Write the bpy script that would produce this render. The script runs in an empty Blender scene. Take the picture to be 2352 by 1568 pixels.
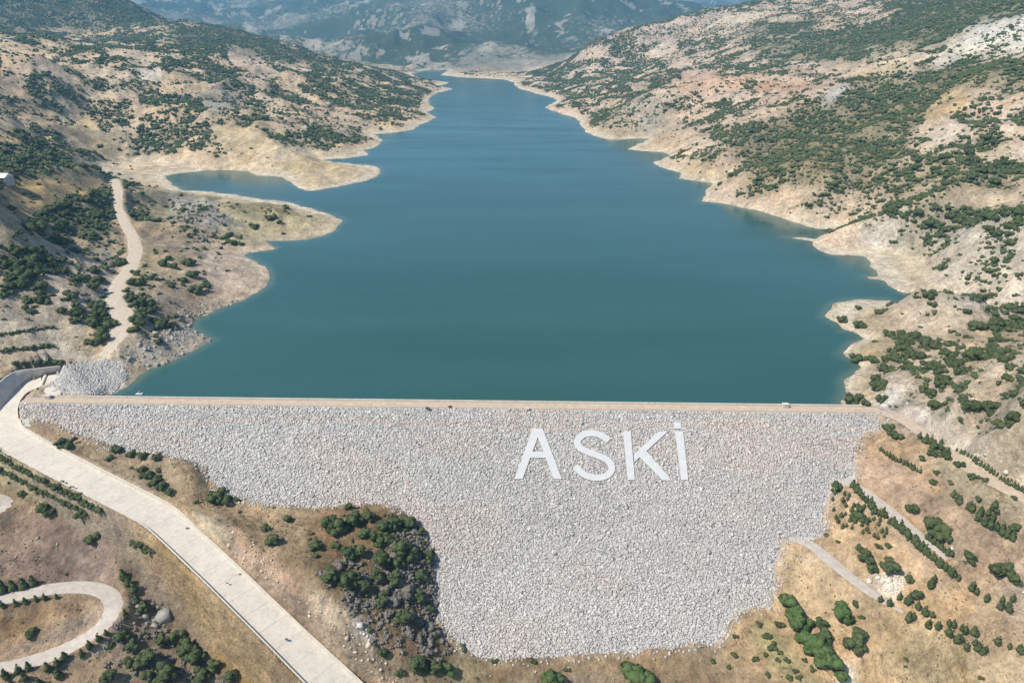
import bpy, math, random
import numpy as np
rng = np.random.default_rng(7)
random.seed(7)
scene = bpy.context.scene
col = scene.collection

# ---------------------------------------------------------------- camera, world, sun, exposure
FPX = 1590.0                                   # focal length in units of a 2352 wide frame
PITCH = math.atan(734 / FPX)                   # downward tilt
CAMZ = 166.0
cam_d = bpy.data.cameras.new('camera')
cam_d.sensor_width = 36.0
cam_d.lens = 36.0 * FPX / 2352
cam_d.clip_start = 1.0
cam_d.clip_end = 60000
cam = bpy.data.objects.new('camera', cam_d)
col.objects.link(cam)
cam.location = (0, 0, CAMZ)
cam.rotation_euler = (math.pi / 2 - PITCH, 0, 0)
scene.camera = cam

SUN_EL, SUN_AZ = math.radians(53), math.radians(243)     # azimuth clockwise from +Y: from the left, a little behind the camera
world = bpy.data.worlds.new('World')
scene.world = world
world.use_nodes = True
nt = world.node_tree
nt.nodes.clear()
sky = nt.nodes.new('ShaderNodeTexSky')
sky.sky_type = 'NISHITA'
sky.sun_disc = False
sky.sun_elevation = SUN_EL
sky.sun_rotation = SUN_AZ
sky.altitude = 600
sky.air_density = 1.0
sky.dust_density = 0.3
bgn = nt.nodes.new('ShaderNodeBackground')
bgn.inputs['Strength'].default_value = 0.10
won = nt.nodes.new('ShaderNodeOutputWorld')
nt.links.new(sky.outputs[0], bgn.inputs[0])
nt.links.new(bgn.outputs[0], won.inputs[0])

sd_ = bpy.data.lights.new('sun', 'SUN')
sd_.energy = 4.7
sd_.angle = math.radians(0.5)
sd_.color = (1.0, 0.91, 0.78)
sun = bpy.data.objects.new('sun', sd_)
col.objects.link(sun)
sdir = np.array([math.sin(SUN_AZ) * math.cos(SUN_EL), math.cos(SUN_AZ) * math.cos(SUN_EL), math.sin(SUN_EL)])
from mathutils import Vector, Matrix, Euler
sun.rotation_euler = Vector(sdir).to_track_quat('Z', 'Y').to_euler()
sun.location = (-200, 0, 400)

scene.view_settings.view_transform = 'Standard'
scene.view_settings.look = 'None'
scene.view_settings.exposure = 0.36
scene.view_settings.gamma = 1
scene.view_settings.use_curve_mapping = False
scene.render.engine = 'CYCLES'
scene.cycles.max_bounces = 6
scene.cycles.diffuse_bounces = 2
scene.cycles.glossy_bounces = 2
scene.cycles.volume_bounces = 1
scene.cycles.use_denoising = True

# ---------------------------------------------------------------- picture <-> world helpers
CP, SP = math.cos(PITCH), math.sin(PITCH)


def ray(u, v):
    u = np.asarray(u, float); v = np.asarray(v, float)
    X = (u - 1176) / FPX; Y = -(v - 784) / FPX
    return np.stack([X, CP + Y * SP, -SP + Y * CP], -1)


def at_z(u, v, z):
    r = ray(u, v)
    t = (np.asarray(z, float) - CAMZ) / r[..., 2]
    p = r * t[..., None]
    p[..., 2] = z
    return p


def at_y(u, v, y):
    r = ray(u, v)
    p = r * (np.asarray(y, float) / r[..., 1])[..., None]
    p[..., 2] += CAMZ
    return p


def project(x, y, z):
    dz = z - CAMZ
    f = y * CP - dz * SP
    up = y * SP + dz * CP
    return 1176 + FPX * x / f, 784 - FPX * up / f


def sstep(a, b, x):
    t = np.clip((x - a) / (b - a), 0, 1)
    return t * t * (3 - 2 * t)


def vnoise(x, y, seed=0):
    xi = np.floor(x); yi = np.floor(y)
    fx = x - xi; fy = y - yi
    fx = fx * fx * fx * (fx * (fx * 6 - 15) + 10); fy = fy * fy * fy * (fy * (fy * 6 - 15) + 10)
    xi = xi.astype(np.int64); yi = yi.astype(np.int64)

    def h(a, b):
        n = (a * 374761393 + b * 668265263 + seed * 974634777) & 0xffffffff
        n = ((n ^ (n >> 13)) * 1274126177) & 0xffffffff
        n = ((n ^ (n >> 16)) * 2246822519) & 0xffffffff
        return ((n ^ (n >> 15)) & 0xffffff) / 16777215.0
    a = h(xi, yi); b = h(xi + 1, yi); c = h(xi, yi + 1); d = h(xi + 1, yi + 1)
    return (a * (1 - fx) + b * fx) * (1 - fy) + (c * (1 - fx) + d * fx) * fy


def fbm(x, y, o=4, seed=0, g=0.5):
    s = 0; a = 1.0; t = 0
    for i in range(o):
        s = s + a * vnoise(x, y, seed + i * 17); t += a
        a *= g; x, y = x * 1.62 + y * 1.18 + 13.7, -x * 1.18 + y * 1.62 + 5.1
    return s / t


def ridged(x, y, o=3, seed=0):
    s = 0; a = 1.0; t = 0
    for i in range(o):
        s = s + a * (1 - np.abs(2 * vnoise(x, y, seed + i * 31) - 1)); t += a
        a *= 0.5; x, y = x * 1.7 + y * 1.1 + 3.7, -x * 1.1 + y * 1.7 + 9.1
    return s / t


def in_poly(px, py, poly):
    poly = np.asarray(poly, float)
    ins = np.zeros(px.shape, bool)
    n = len(poly)
    for i in range(n):
        x1, y1 = poly[i]; x2, y2 = poly[(i + 1) % n]
        if y1 == y2:
            continue
        ins ^= ((y1 > py) != (y2 > py)) & (px < (x2 - x1) * (py - y1) / (y2 - y1) + x1)
    return ins


def line_dist(px, py, line, closed=False):
    line = np.asarray(line, float)
    best = np.full(px.shape, 1e18)
    n = len(line)
    for i in range(n if closed else n - 1):
        x1, y1 = line[i][:2]; x2, y2 = line[(i + 1) % n][:2]
        dx, dy = x2 - x1, y2 - y1
        L = dx * dx + dy * dy
        if L < 1e-9:
            continue
        t = np.clip(((px - x1) * dx + (py - y1) * dy) / L, 0, 1)
        d = (px - x1 - t * dx) ** 2 + (py - y1 - t * dy) ** 2
        np.minimum(best, d, out=best)
    return np.sqrt(best)


def resample(pts, step):
    pts = np.asarray(pts, float)
    d = np.r_[0, np.cumsum(np.linalg.norm(np.diff(pts[:, :2], axis=0), axis=1))]
    n = max(2, int(round(d[-1] / step)) + 1)
    t = np.linspace(0, d[-1], n)
    return np.stack([np.interp(t, d, pts[:, k]) for k in range(pts.shape[1])], -1)


def smooth_line(p, it=3):
    p = p.copy()
    for _ in range(it):
        p[1:-1] = 0.25 * p[:-2] + 0.5 * p[1:-1] + 0.25 * p[2:]
    return p


# ---------------------------------------------------------------- the shore of the reservoir
SHORE = [(258,904),(289,887),(316,867),(347,845),(384,833),(432,809),(469,792),(491,782),(455,767),(438,755),(445,740),(476,721),
 (510,706),(557,690),(588,673),(612,653),(618,641),(612,619),(591,602),(566,588),(571,580),(604,576),(637,571),(612,554),(663,553),(707,551),
 (741,541),(771,528),(785,506),(754,489),(714,479),(663,465),(605,459),(550,449),(476,440),(425,438),(401,426),(384,413),(378,404),
 (408,399),(476,391),(530,391),(571,394),(591,403),(646,406),(669,421),(700,437),(720,438),(796,425),(860,410),(878,395),(860,382),
 (778,374),(745,368),(790,364),(850,357),(838,345),(870,335),(880,322),(859,308),(914,304),(948,299),(961,289),(1002,270),(982,257),
 (999,251),(985,238),(988,224),(1002,214),(1043,205),(1008,198),(1033,190),(995,185),(968,180),(954,175),(946,170),(966,164),
 (995,160),(1029,161),(1012,173),(1060,178),(1104,180),(1158,183),(1179,190),(1192,204),(1219,212),(1267,224),(1281,231),(1253,247),
 (1294,263),(1325,272),(1335,289),(1352,306),(1383,318),(1423,321),(1474,318),(1491,321),(1457,334),(1444,343),(1474,347),(1525,350),
 (1539,357),(1501,374),(1515,384),(1546,392),(1563,398),(1563,410),(1590,415),(1640,421),(1617,438),(1623,448),(1610,464),(1657,466),(1708,477),
 (1759,489),(1810,506),(1855,520),(1880,526),(1905,527),(1926,525),(1895,538),(1874,549),(1840,545),(1800,545),(1838,549),(1865,555),(1866,565),(1882,575),
 (1909,587),(1946,587),(1990,590),(2001,602),(1994,612),(2014,624),(2014,633),(1988,639),(2024,644),(2041,656),(2065,668),(2113,678),
 (2133,694),(2154,711),(2116,706),(2065,697),(2031,690),(1987,687),(1957,690),(1919,697),(1899,714),(1895,728),(1919,740),(1940,755),
 (1963,763),(1984,779),(1957,790),(1933,809),(1937,817),(1963,830),(1977,842),(1957,860),(1940,874),(1943,891),(1946,904),(1930,921)]
shore = at_z(*np.array(SHORE, float).T, 0.0)[:, :2]

CREST = 8.0
CA = at_z(44, 925, CREST)[:2]; CB = at_z(2028, 949, CREST)[:2]      # downstream edge of the crest
CD = (CB - CA) / np.linalg.norm(CB - CA)                            # along the dam, to the right
CN = np.array([-CD[1], CD[0]])                                      # upstream
CRW = 6.0
LEN = float(np.linalg.norm(CB - CA))
K = 1 / 1.6


def dam_xy(a, b):            # a along the crest, b upstream of its downstream edge
    return CA[0] + CD[0] * a + CN[0] * b, CA[1] + CD[1] * a + CN[1] * b


def dam_ab(x, y):
    return (x - CA[0]) * CD[0] + (y - CA[1]) * CD[1], (x - CA[0]) * CN[0] + (y - CA[1]) * CN[1]


def plane_z(x, y):
    return CREST + K * ((x - CA[0]) * CN[0] + (y - CA[1]) * CN[1])


def at_plane(u, v, lift=0.0):
    r = ray(u, v)
    t = (CREST + lift - K * (CA @ CN) - CAMZ) / (r[..., 2] - K * (r[..., :2] @ CN))
    p = r * t[..., None]; p[..., 2] += CAMZ
    return p


OUT_L = [(40,945),(48,958),(61,960),(119,968),(170,993),(238,1014),(289,1037),(391,1051),(440,1058),(476,1069),(479,1098),(503,1120),(544,1140),(578,1152),
 (646,1159),(741,1169),(795,1157),(880,1156),(925,1170),(958,1195),(976,1225),(990,1260),(995,1300),(1002,1358),(999,1412),(1043,1467),(1097,1509)]
OUT_B = [(1180,1509),(1287,1504),(1423,1499),(1520,1488),(1574,1484),(1654,1473)]
OUT_R = [(1672,1430),(1681,1412),(1692,1399),(1773,1393),(1776,1341),(1780,1293),(1795,1255),(1807,1235),(1838,1229),(1889,1225),(1893,1171),(1903,1130),(1912,1103),
 (1960,1086),(1963,1042),(1966,1015),(1974,996),(2025,986),(2028,952)]
outline = at_plane(*np.array(OUT_L + OUT_B + OUT_R, float).T)
face_poly = np.vstack([[dam_xy(0, 0.5)], outline[:, :2], [dam_xy(LEN, 0.5)]])

dl = dam_ab(*shore[0]); dr = dam_ab(*shore[-1])
lake = np.vstack([shore, [dam_xy(dr[0], CRW / 2)], [dam_xy(dl[0], CRW / 2)]])

# ---------------------------------------------------------------- chute: matched edges
CH_R = [(93,888,3.6),(62,899,3.2),(46,918,2.8),(40,940,2.2),(43,967,1.2),(54,987,0.4),(92,1009,-1),(139,1035,-3),(238,1086,-6),(340,1137,-9.5),(384,1160,-11),(415,1181,-12.5),(459,1225,-15),
        (544,1303,-20),(629,1385,-26),(697,1450,-31),(796,1541,-38),(870,1610,-43)]
CH_L = [(95,862,3.6),(60,875,3.2),(30,902,2.8),(5,940,2.2),(-32,975,1.2),(-30,1012,0.4)]
LL = [(-60,995),(0,1036),(153,1117),(250,1167),(299,1191),(340,1215),(370,1243),(440,1308),(510,1378),(612,1480),(697,1568),(770,1640)]
right_e, left_e = [], []
for i, (u, v, z) in enumerate(CH_R):
    R_ = at_z(u, v, z)
    if i < len(CH_L):
        L_ = at_z(*CH_L[i])
    else:
        ll = at_z(*np.array(LL, float).T, z)
        ll = resample(ll, 0.5)
        L_ = ll[np.argmin(np.linalg.norm(ll[:, :2] - R_[:2], axis=1))]
    right_e.append(R_); left_e.append(L_)
right_e = np.array(right_e); left_e = np.array(left_e)
chute_mid = (right_e + left_e) / 2
chute_hw = np.linalg.norm((right_e - left_e)[:, :2], axis=1) / 2

# ---------------------------------------------------------------- control heights of the land
ctl = []


def cz(*a):
    for u, v, z in a:
        p = at_z(u, v, z); ctl.append((p[0], p[1], z))


def cy(*a):
    for u, v, y in a:
        ctl.append(tuple(at_y(u, v, y)))


def cw(*a):                    # direction given at the horizon, distance, height
    for u, y, z in a:
        ctl.append(((u - 1176) / 1751.0 * y, y, z))


for p in shore[::1]:
    ctl.append((p[0], p[1], 0.0))
for p in outline[::2]:
    ctl.append((p[0], p[1], p[2]))
cz((-60,440,62),(0,470,50),(100,420,45),(200,405,36),(250,413,26),(280,500,20),(310,560,18),(270,680,16),(240,800,10),(150,560,31),(0,600,42),(100,650,31),(200,700,20),
   (0,700,30),(0,780,19),(100,760,17),(150,835,9.5),(60,838,10),(0,850,9.5),(400,470,9),(600,500,6),(720,510,3),(450,530,12),(570,565,2.5),(450,620,10),(540,640,5),
   (380,700,11),(400,760,6),(330,820,6),(300,850,3),(200,860,5),(160,890,4.5),(200,895,4.5),(-250,400,85),(-250,600,50),(-250,800,24),(-250,880,13),
   (300,372,3),(400,370,6),(500,362,11),(620,345,18),(700,360,9),(780,390,5),(720,415,4),(480,290,35),(620,290,30),(760,300,14),(820,330,6),
   (200,272,44),(130,310,38),(250,330,20),(50,330,45),(0,360,55),(130,370,30),(0,250,84),(200,215,72),(400,230,58),(600,230,46),(780,240,25),(880,280,9),
   (700,170,72),(850,180,42),(930,200,22),(940,260,8),(400,150,98),(550,150,88),(100,150,110),(0,120,125),(-250,250,120),(640,165,72),
   (1040,135,22),(950,150,14),(1100,155,12),(1180,160,10),(1250,160,16))
cy((290,2,2500),(370,60,2450),(150,-30,2500),(0,-40,2400),(-200,-60,2300),(480,56,2300),(560,88,2100),(640,110,2000),(700,130,1950),(780,148,1900),(850,163,1850),
   (200,70,2100),(0,75,1900),(380,90,1900),(450,110,1700))
cw((250,3300,60),(420,3300,40),(600,3000,30),(800,2900,15),(-200,3600,150),(50,3600,120),(950,2700,14))
cy((1000,100,3500),(1000,50,4400),(900,5,4800),(1180,-15,4900),(1030,-15,4900),(1400,5,4900),(1560,42,4700),(1480,75,4200),(720,72,4600),(640,105,4200),(1350,60,4200),
   (800,40,4800),(1100,110,3300),(1200,90,3700),(900,110,3500),(1300,100,3500),(400,60,4700),(550,85,4300),(500,40,6000),(1560,70,4300))
cw((300,6000,330),(650,6500,330),(1200,7500,350),(1650,6500,120),(1800,6000,120))
cy((-200,-60,8500),(100,-60,8500),(350,-50,8500),(600,-60,8800),(900,-60,9000),(1300,-30,9500),(1500,-20,9500),(1700,-20,9500),(2000,-60,9500),(2500,-90,9500),(1500,20,8000),(1650,28,8000))
cw((-700,13000,900),(500,14000,950),(1500,14000,900),(2500,14000,1000))
cz((1400,300,13),(1480,235,44),(1560,300,22),(1530,330,8),(1545,345,5),(1300,245,9),(1220,195,8),(1400,195,32),(1260,172,14),(1700,400,20),(1800,440,21),(1950,480,22),
   (2000,560,14),(2080,640,10),(1600,382,9),(1650,340,26),(1480,150,52),(1600,200,50),(2250,705,5),(2352,690,12),(2250,800,17),(2352,900,36),(2200,930,22),(2100,900,13),(2050,850,8),
   (2000,735,5),(2090,760,7),(2000,800,6),(2000,900,5),(2060,935,8.2),(2352,1050,22),(2352,800,30),(2500,900,40),(2500,1000,30),(2230,990,14),(2140,940,13))
cy((1350,108,2300),(1450,72,2350),(1600,36,2400),(1750,8,2350),(1950,2,2200),(2100,-10,1950),(2352,-60,1500),(2600,-120,1300),(2352,130,900),(2352,300,650),(2200,225,760),(2120,300,720),
   (2100,420,560),(2352,480,480),(2200,600,400),(2352,600,420),(2250,90,1100),(1900,300,850),(1750,250,1000),(1850,200,1150),(2050,300,740),(2250,380,610),
   (1700,180,1250),(1900,120,1500),(2000,165,1000),(2600,300,650),(2600,600,420),(1600,110,2000),(1750,90,1800),(2100,60,1500))
cw((1500,3000,70),(1700,3100,130),(2100,3200,230),(2500,3000,330))
# downstream side, right
cz((2100,985,8),(2200,1052,8),(2352,1145,8),(2480,1210,8),(2520,1120,16),(2045,965,8),(1930,1098,-9),(2000,1140,-11),(2100,1215,-14),(2230,1312,-18),(2352,1400,-22),
   (1822,1236,-22),(1900,1290,-24),(2000,1358,-27),(2150,1450,-31),(2352,1550,-36),(2000,1060,-1),(2100,1110,-2),(2200,1190,-4),(2352,1290,-7),(1950,1190,-16),(2100,1290,-20),(2260,1400,-25),
   (1700,1430,-40),(1750,1500,-42),(1800,1340,-31),(1900,1420,-34),(1900,1510,-38),(2000,1568,-41),(1500,1568,-50),(1200,1568,-52),(1300,1530,-48.5),(1600,1520,-45.5),(2352,1650,-42),
   (1176,1800,-56),(1900,1800,-52),(2600,1800,-45),(2700,1300,0),(2700,1500,-16))
# downstream side, left
cz((110,985,1.5),(240,1048,-4),(300,1075,-5.5),(400,1110,-8),(440,1075,-5),(420,1140,-10),(500,1150,-15),(600,1195,-18),(700,1200,-16),(800,1200,-15),(880,1200,-16),(930,1250,-20),(950,1310,-26),
   (850,1300,-21),(850,1380,-26),(960,1400,-34),(740,1330,-17),(700,1400,-23),(800,1480,-30),(900,1480,-33),(1000,1490,-41),(1050,1540,-47.5),(900,1568,-41),(600,1290,-16),(520,1220,-11),
   (100,1130,-13),(0,1090,-8),(-100,1060,-4),(0,1200,-19),(200,1220,-21),(100,1300,-27),(270,1300,-27),(0,1365,-29),(150,1345,-30),(280,1390,-33),(150,1410,-31),(150,1475,-37),(0,1545,-38),
   (350,1380,-37),(440,1460,-43),(500,1520,-47),(300,1500,-42),(600,1568,-48),(400,1568,-49),(100,1568,-42),(0,1700,-48),(600,1800,-56),(-300,1300,-20),(-300,1100,0),(-300,960,5),(-300,1600,-36),
   (350,1260,-20),(450,1370,-31),(560,1480,-41))
ctl = np.array(ctl)
sx = ctl[:, 0] / ctl[:, 1]; qx = np.log(ctl[:, 1])
C = np.stack([sx, qx], -1)


def tps_fit(C, z, lam):
    n = len(C)
    d2 = ((C[:, None] - C[None]) ** 2).sum(-1)
    Kk = 0.5 * d2 * np.log(d2 + 1e-12) + lam * np.eye(n)
    Pm = np.c_[np.ones(n), C]
    A = np.zeros((n + 3, n + 3)); A[:n, :n] = Kk; A[:n, n:] = Pm; A[n:, :n] = Pm.T
    return np.linalg.solve(A, np.r_[z, 0, 0, 0])


def tps_eval(w, C, s, q):
    out = np.full(s.shape, w[-3]) + w[-2] * s + w[-1] * q
    for i in range(len(C)):
        d2 = (s - C[i, 0]) ** 2 + (q - C[i, 1]) ** 2 + 1e-12
        out += 0.5 * w[i] * d2 * np.log(d2)
    return out


wt = tps_fit(C, ctl[:, 2], 2e-5)
NS, NQ = 860, 880
S1 = np.linspace(-1.28, 1.28, NS); Q1 = np.linspace(math.log(92), math.log(15000), NQ)
cs_, cq_ = 330, 330
Sc = np.linspace(S1[0], S1[-1], cs_); Qc = np.linspace(Q1[0], Q1[-1], cq_)
sg, qg = np.meshgrid(Sc, Qc)
hc = tps_eval(wt, C, sg, qg)


def cubic_up(a, n, axis):            # Catmull-Rom resampling along one axis
    a = np.moveaxis(a, axis, 0)
    m = a.shape[0]
    t = np.linspace(0, m - 1, n)
    i = np.clip(np.floor(t).astype(int), 0, m - 2); f = (t - i)[:, None]
    p0 = a[np.clip(i - 1, 0, m - 1)]; p1 = a[i]; p2 = a[i + 1]; p3 = a[np.clip(i + 2, 0, m - 1)]
    r = 0.5 * (2 * p1 + (p2 - p0) * f + (2 * p0 - 5 * p1 + 4 * p2 - p3) * f ** 2 + (3 * p1 - p0 - 3 * p2 + p3) * f ** 3)
    return np.moveaxis(r, 0, axis)


base = cubic_up(cubic_up(hc, NQ, 0), NS, 1)
SG, QG = np.meshgrid(S1, Q1)
Y = np.exp(QG); X = SG * Y

# signed distance to the shore (+ on land)
lsd = np.full(X.shape, 500.0)
m = (Y > 200) & (Y < 3400)
xm, ym = X[m], Y[m]
dd = line_dist(xm, ym, lake, True)
ins = in_poly(xm, ym, lake)
dd = np.where(ins, -dd, dd)
wob = (fbm(xm / 14, ym / 14, 3, 5) - 0.5) * 7 * np.clip(ym / 700, 0.35, 2.5)
wob *= np.clip((np.abs(dam_ab(xm, ym)[1]) - 6) / 20, 0, 1)
lsd[m] = dd + wob
land = lsd > 0
downstream = dam_ab(X, Y)[1] < 3

# relief
near = sstep(420, 250, Y)
far = sstep(2300, 3600, Y)
amp = sstep(6, 130, lsd)
rel = (ridged(X / 150 + 3, Y / 190, 3, 2) - 0.55) * 22 * amp * (1 - far)
rel += (ridged(X / 19, Y / 25, 2, 12) - 0.5) * 3.8 * sstep(3, 40, lsd) * (1 - far)
rel += (ridged(X / 46, Y / 58, 2, 9) - 0.55) * 10 * sstep(3, 60, lsd) * (1 - far)
rel += (fbm(X / 14, Y / 14, 3, 21) - 0.5) * 3.2 * sstep(1, 25, lsd) * (1 - far)
rel *= (1 - near)
nrel = (fbm(X / 24, Y / 24, 3, 33) - 0.5) * 2.6 + (ridged(X / 9, Y / 9, 2, 41) - 0.5) * 1.5 + (fbm(X / 2.6, Y / 2.6, 2, 51) - 0.5) * 0.55
rel += nrel * near
rel += far * ((ridged(X / 900, Y / 1000, 4, 61) - 0.55) * 230 + (ridged(X / 260, Y / 260, 3, 71) - 0.5) * 60)
H = base + rel
H = np.where(downstream & (lsd < 400) & (Y < 420), base + rel * 0.8, H)
lo = 0.25 + 0.07 * np.maximum(lsd, 0); hi = 0.3 + 0.62 * np.maximum(lsd, 0)
up_side = ~downstream
H = np.where(up_side & (lsd < 260) & land, np.clip(H, np.minimum(lo, 3.5), hi), H)
H = np.where(up_side & (lsd > 0) & (H < 0.6) & (lsd > 2), 0.6 + 0.01 * np.minimum(lsd, 300), H)
H = np.where(~land, -np.minimum(0.45 * -lsd, 22) - 0.05, H)

# dam footprint
mf = (Y < 330) & (Y > 120)
xf, yf = X[mf], Y[mf]
fd = line_dist(xf, yf, face_poly, True); fin = in_poly(xf, yf, face_poly)
fsd = np.where(fin, -fd, fd)
pz = plane_z(xf, yf)
hf = H[mf]
hf = np.where(fin, pz - np.minimum(3.0, 0.35 + 0.9 * fd), hf)
aa, bb = dam_ab(xf, yf)
side = (~fin) & (fd < 12) & (bb < 0.5)
hf = np.where(side, np.maximum(hf, pz + np.minimum(0.35 + 0.25 * fd, 2.0) - np.maximum(fd - 5, 0) * 0.6), hf)
top = (aa > -1) & (aa < LEN + 2) & (bb > -0.5) & (bb < CRW + 8)
hf = np.where(top, np.minimum(hf, CREST - 0.6 - np.maximum(bb - CRW, 0) * 0.6 - 0.4), hf)
H[mf] = hf


def sampleH(x, y, A=None):
    A = H if A is None else A
    y = np.maximum(y, 93.0)
    fs = np.clip((x / y - S1[0]) / (S1[1] - S1[0]), 0, NS - 1.001); fq = np.clip((np.log(y) - Q1[0]) / (Q1[1] - Q1[0]), 0, NQ - 1.001)
    i = fq.astype(int); j = fs.astype(int); a = fq - i; b = fs - j
    return (A[i, j] * (1 - b) + A[i, j + 1] * b) * (1 - a) + (A[i + 1, j] * (1 - b) + A[i + 1, j + 1] * b) * a


def hit(u, v):
    u = np.atleast_1d(np.asarray(u, float)); v = np.atleast_1d(np.asarray(v, float))
    r = ray(u, v)
    ts = 110 * (9000 / 110) ** np.linspace(0, 1, 2600)
    t0 = np.full(len(u), ts[0]); found = np.zeros(len(u), bool); t1 = np.full(len(u), ts[-1])
    for a, b in zip(ts[:-1], ts[1:]):
        p = r * b
        bel = (p[:, 2] + CAMZ < np.maximum(sampleH(p[:, 0], p[:, 1]), -1e3)) & ~found
        t0[bel] = a; t1[bel] = b; found |= bel
        if found.all():
            break
    for _ in range(12):
        tm = (t0 + t1) / 2; p = r * tm[:, None]
        b = p[:, 2] + CAMZ < sampleH(p[:, 0], p[:, 1])
        t1 = np.where(b, tm, t1); t0 = np.where(b, t0, tm)
    p = r * t1[:, None]; p[:, 2] += CAMZ
    return p


def ribbon_blend(line, hw, inner, outer, drop=0.0, rise=0.0):
    """Bed the land to a line of points (x, y, z): flat to hw+inner, blending out over outer metres."""
    global H
    line = np.asarray(line, float)
    x0, x1 = line[:, 0].min() - 40, line[:, 0].max() + 40
    y0, y1 = line[:, 1].min() - 40, line[:, 1].max() + 40
    m = (X > x0) & (X < x1) & (Y > y0) & (Y < y1)
    px, py = X[m], Y[m]
    best = np.full(px.shape, 1e9); bz = np.zeros(px.shape); bw = np.zeros(px.shape)
    hw = np.broadcast_to(hw, (len(line),))
    for i in range(len(line) - 1):
        a, b = line[i], line[i + 1]
        d = b[:2] - a[:2]; L = d @ d
        if L < 1e-9:
            continue
        t = np.clip(((px - a[0]) * d[0] + (py - a[1]) * d[1]) / L, 0, 1)
        q = np.hypot(px - a[0] - t * d[0], py - a[1] - t * d[1]) - (hw[i] + t * (hw[i + 1] - hw[i]))
        s = q < best
        best = np.where(s, q, best); bz = np.where(s, a[2] + t * (b[2] - a[2]), bz)
    h = H[m]
    w = 1 - sstep(inner, inner + outer, best)
    bed = bz - drop + rise * sstep(0.0, 0.6, best)
    H[m] = h * (1 - w) + bed * w


ROADS = {
 'west': ([(262,412),(272,440),(270,475),(285,510),(306,545),(312,580),(298,620),(270,650),(262,690),(278,725),(282,750),(262,785),(238,820)], [4.4,4.2,4.0,4.2,4.8,5.2,5.0,4.6,4.8,7.4,8,5,3.2]),
 'spur': ([(-60,1138),(-25,1142),(2,1148),(16,1158),(8,1168),(-22,1176),(-60,1182)], 3.4),
 'loop': ([(-60,1392),(0,1378),(60,1362),(130,1349),(200,1346),(245,1356),(268,1380),(262,1412),(232,1445),(180,1478),(110,1508),(40,1528),(-60,1545)], 3.4),
 'east_upper': ([(2030,945),(2075,962),(2130,1003),(2190,1050),(2250,1092),(2352,1144),(2460,1192)], 3.3),
 'east_middle': ([(1918,1098),(1945,1100),(1990,1132),(2040,1170),(2090,1212),(2140,1250),(2175,1285)], [2.6,3.0,3.0,3.0,2.8,2.2,1.0]),
 'east_lower': ([(1812,1233),(1850,1238),(1880,1262),(1915,1295),(1960,1330),(2000,1362),(2040,1385),(2075,1405)], [2.2,2.8,2.9,2.8,2.7,2.4,1.7,.7]),
}
road_lines = {}
for k, (pts, w) in ROADS.items():
    pts = np.array(pts, float)
    p = hit(pts[:, 0], pts[:, 1])
    wv = np.broadcast_to(np.array(w, float), (len(p),))
    if k == 'east_upper':
        p = at_z(pts[:, 0], pts[:, 1], 8.0)
    pw = np.c_[p, wv]
    # a spline through the points
    tt = np.r_[0, np.cumsum(np.linalg.norm(np.diff(pw[:, :2], axis=0), axis=1))]
    pr = resample(pw, 1.5)
    pr = smooth_line(pr, 3 if k == 'spur' else 14)
    road_lines[k] = pr
    ribbon_blend(pr[:, :3], pr[:, 3], 0.4, 4.0 if k != 'west' else 6.0)
cm = np.c_[chute_mid, chute_hw]
cm = resample(cm, 2.0)
ribbon_blend(cm[:, :3], cm[:, 3], 1.2, 3.0, drop=0.7, rise=2.1)
wl_top = at_z(*np.array([(-60,925,10),(-25,895,10),(0,878,10),(18,862,10),(35,853,9.5),(58,849,9),(82,847,9),(112,843,9),(138,841,8.6)], float).T)
wl_bas = at_z(*np.array([(-75,1000,.6),(-35,985,.8),(-5,955,1.2),(12,934,1.6),(32,905,2.2),(59,876,2.8),(95,866,3.0),(116,861,3.2),(138,858,3.4)], float).T)
zone = np.vstack([wl_top[:, :2], wl_bas[::-1, :2]])
mz = in_poly(X, Y, zone)
dt = line_dist(X[mz], Y[mz], wl_top); db = line_dist(X[mz], Y[mz], wl_bas)
H[mz] = 1.6 + 7.2 * db / (dt + db + 1e-6) - 2.4
mq = (X > -330) & (X < -190) & (Y > 240) & (Y < 360) & ~mz
wq = resample(wl_bas, 1.0)
dq_ = line_dist(X[mq], Y[mq], wq)
H[mq] = np.where(dq_ < 4.5, np.minimum(H[mq], .6 + 0 * dq_), H[mq])
cu_, cv_ = project(X, Y, H)
for poly_, amp_, wl_ in (([(520,1205),(600,1250),(740,1370),(860,1440),(900,1560),(1000,1640),(860,1600),(690,1430),(560,1300),(450,1200)], 3.4, 6.5),
                         ([(420,690),(560,690),(495,790),(350,862),(285,840),(290,780),(380,750)], 2.6, 6.0),
                         ([(380,440),(520,480),(560,530),(470,570),(400,520)], 3.0, 8.0),
                         ([(2060,925),(2130,940),(2210,1010),(2352,1100),(2352,1140),(2240,1070),(2130,985)], 1.6, 5.0)):
    k_ = in_poly(cu_, cv_, poly_) & (Y < 700)
    if k_.any():
        e_ = line_dist(cu_[k_], cv_[k_], poly_, True)
        dcz = line_dist(X[k_], Y[k_], cm[::2])
        H[k_] += (ridged(X[k_] / wl_, Y[k_] / wl_, 3, 501) - .5) * amp_ * sstep(0, 14, e_) * sstep(8.5, 12, dcz)
        H[k_] = np.where((Y[k_] > 285) & (lsd[k_] > 1.5), np.maximum(H[k_], .35), H[k_])
# approach apron upstream of the weir
WEIR_A = at_z(107, 858, 3.9); WEIR_B = at_z(91, 894, 3.9)
Z0 = H.copy()

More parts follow.
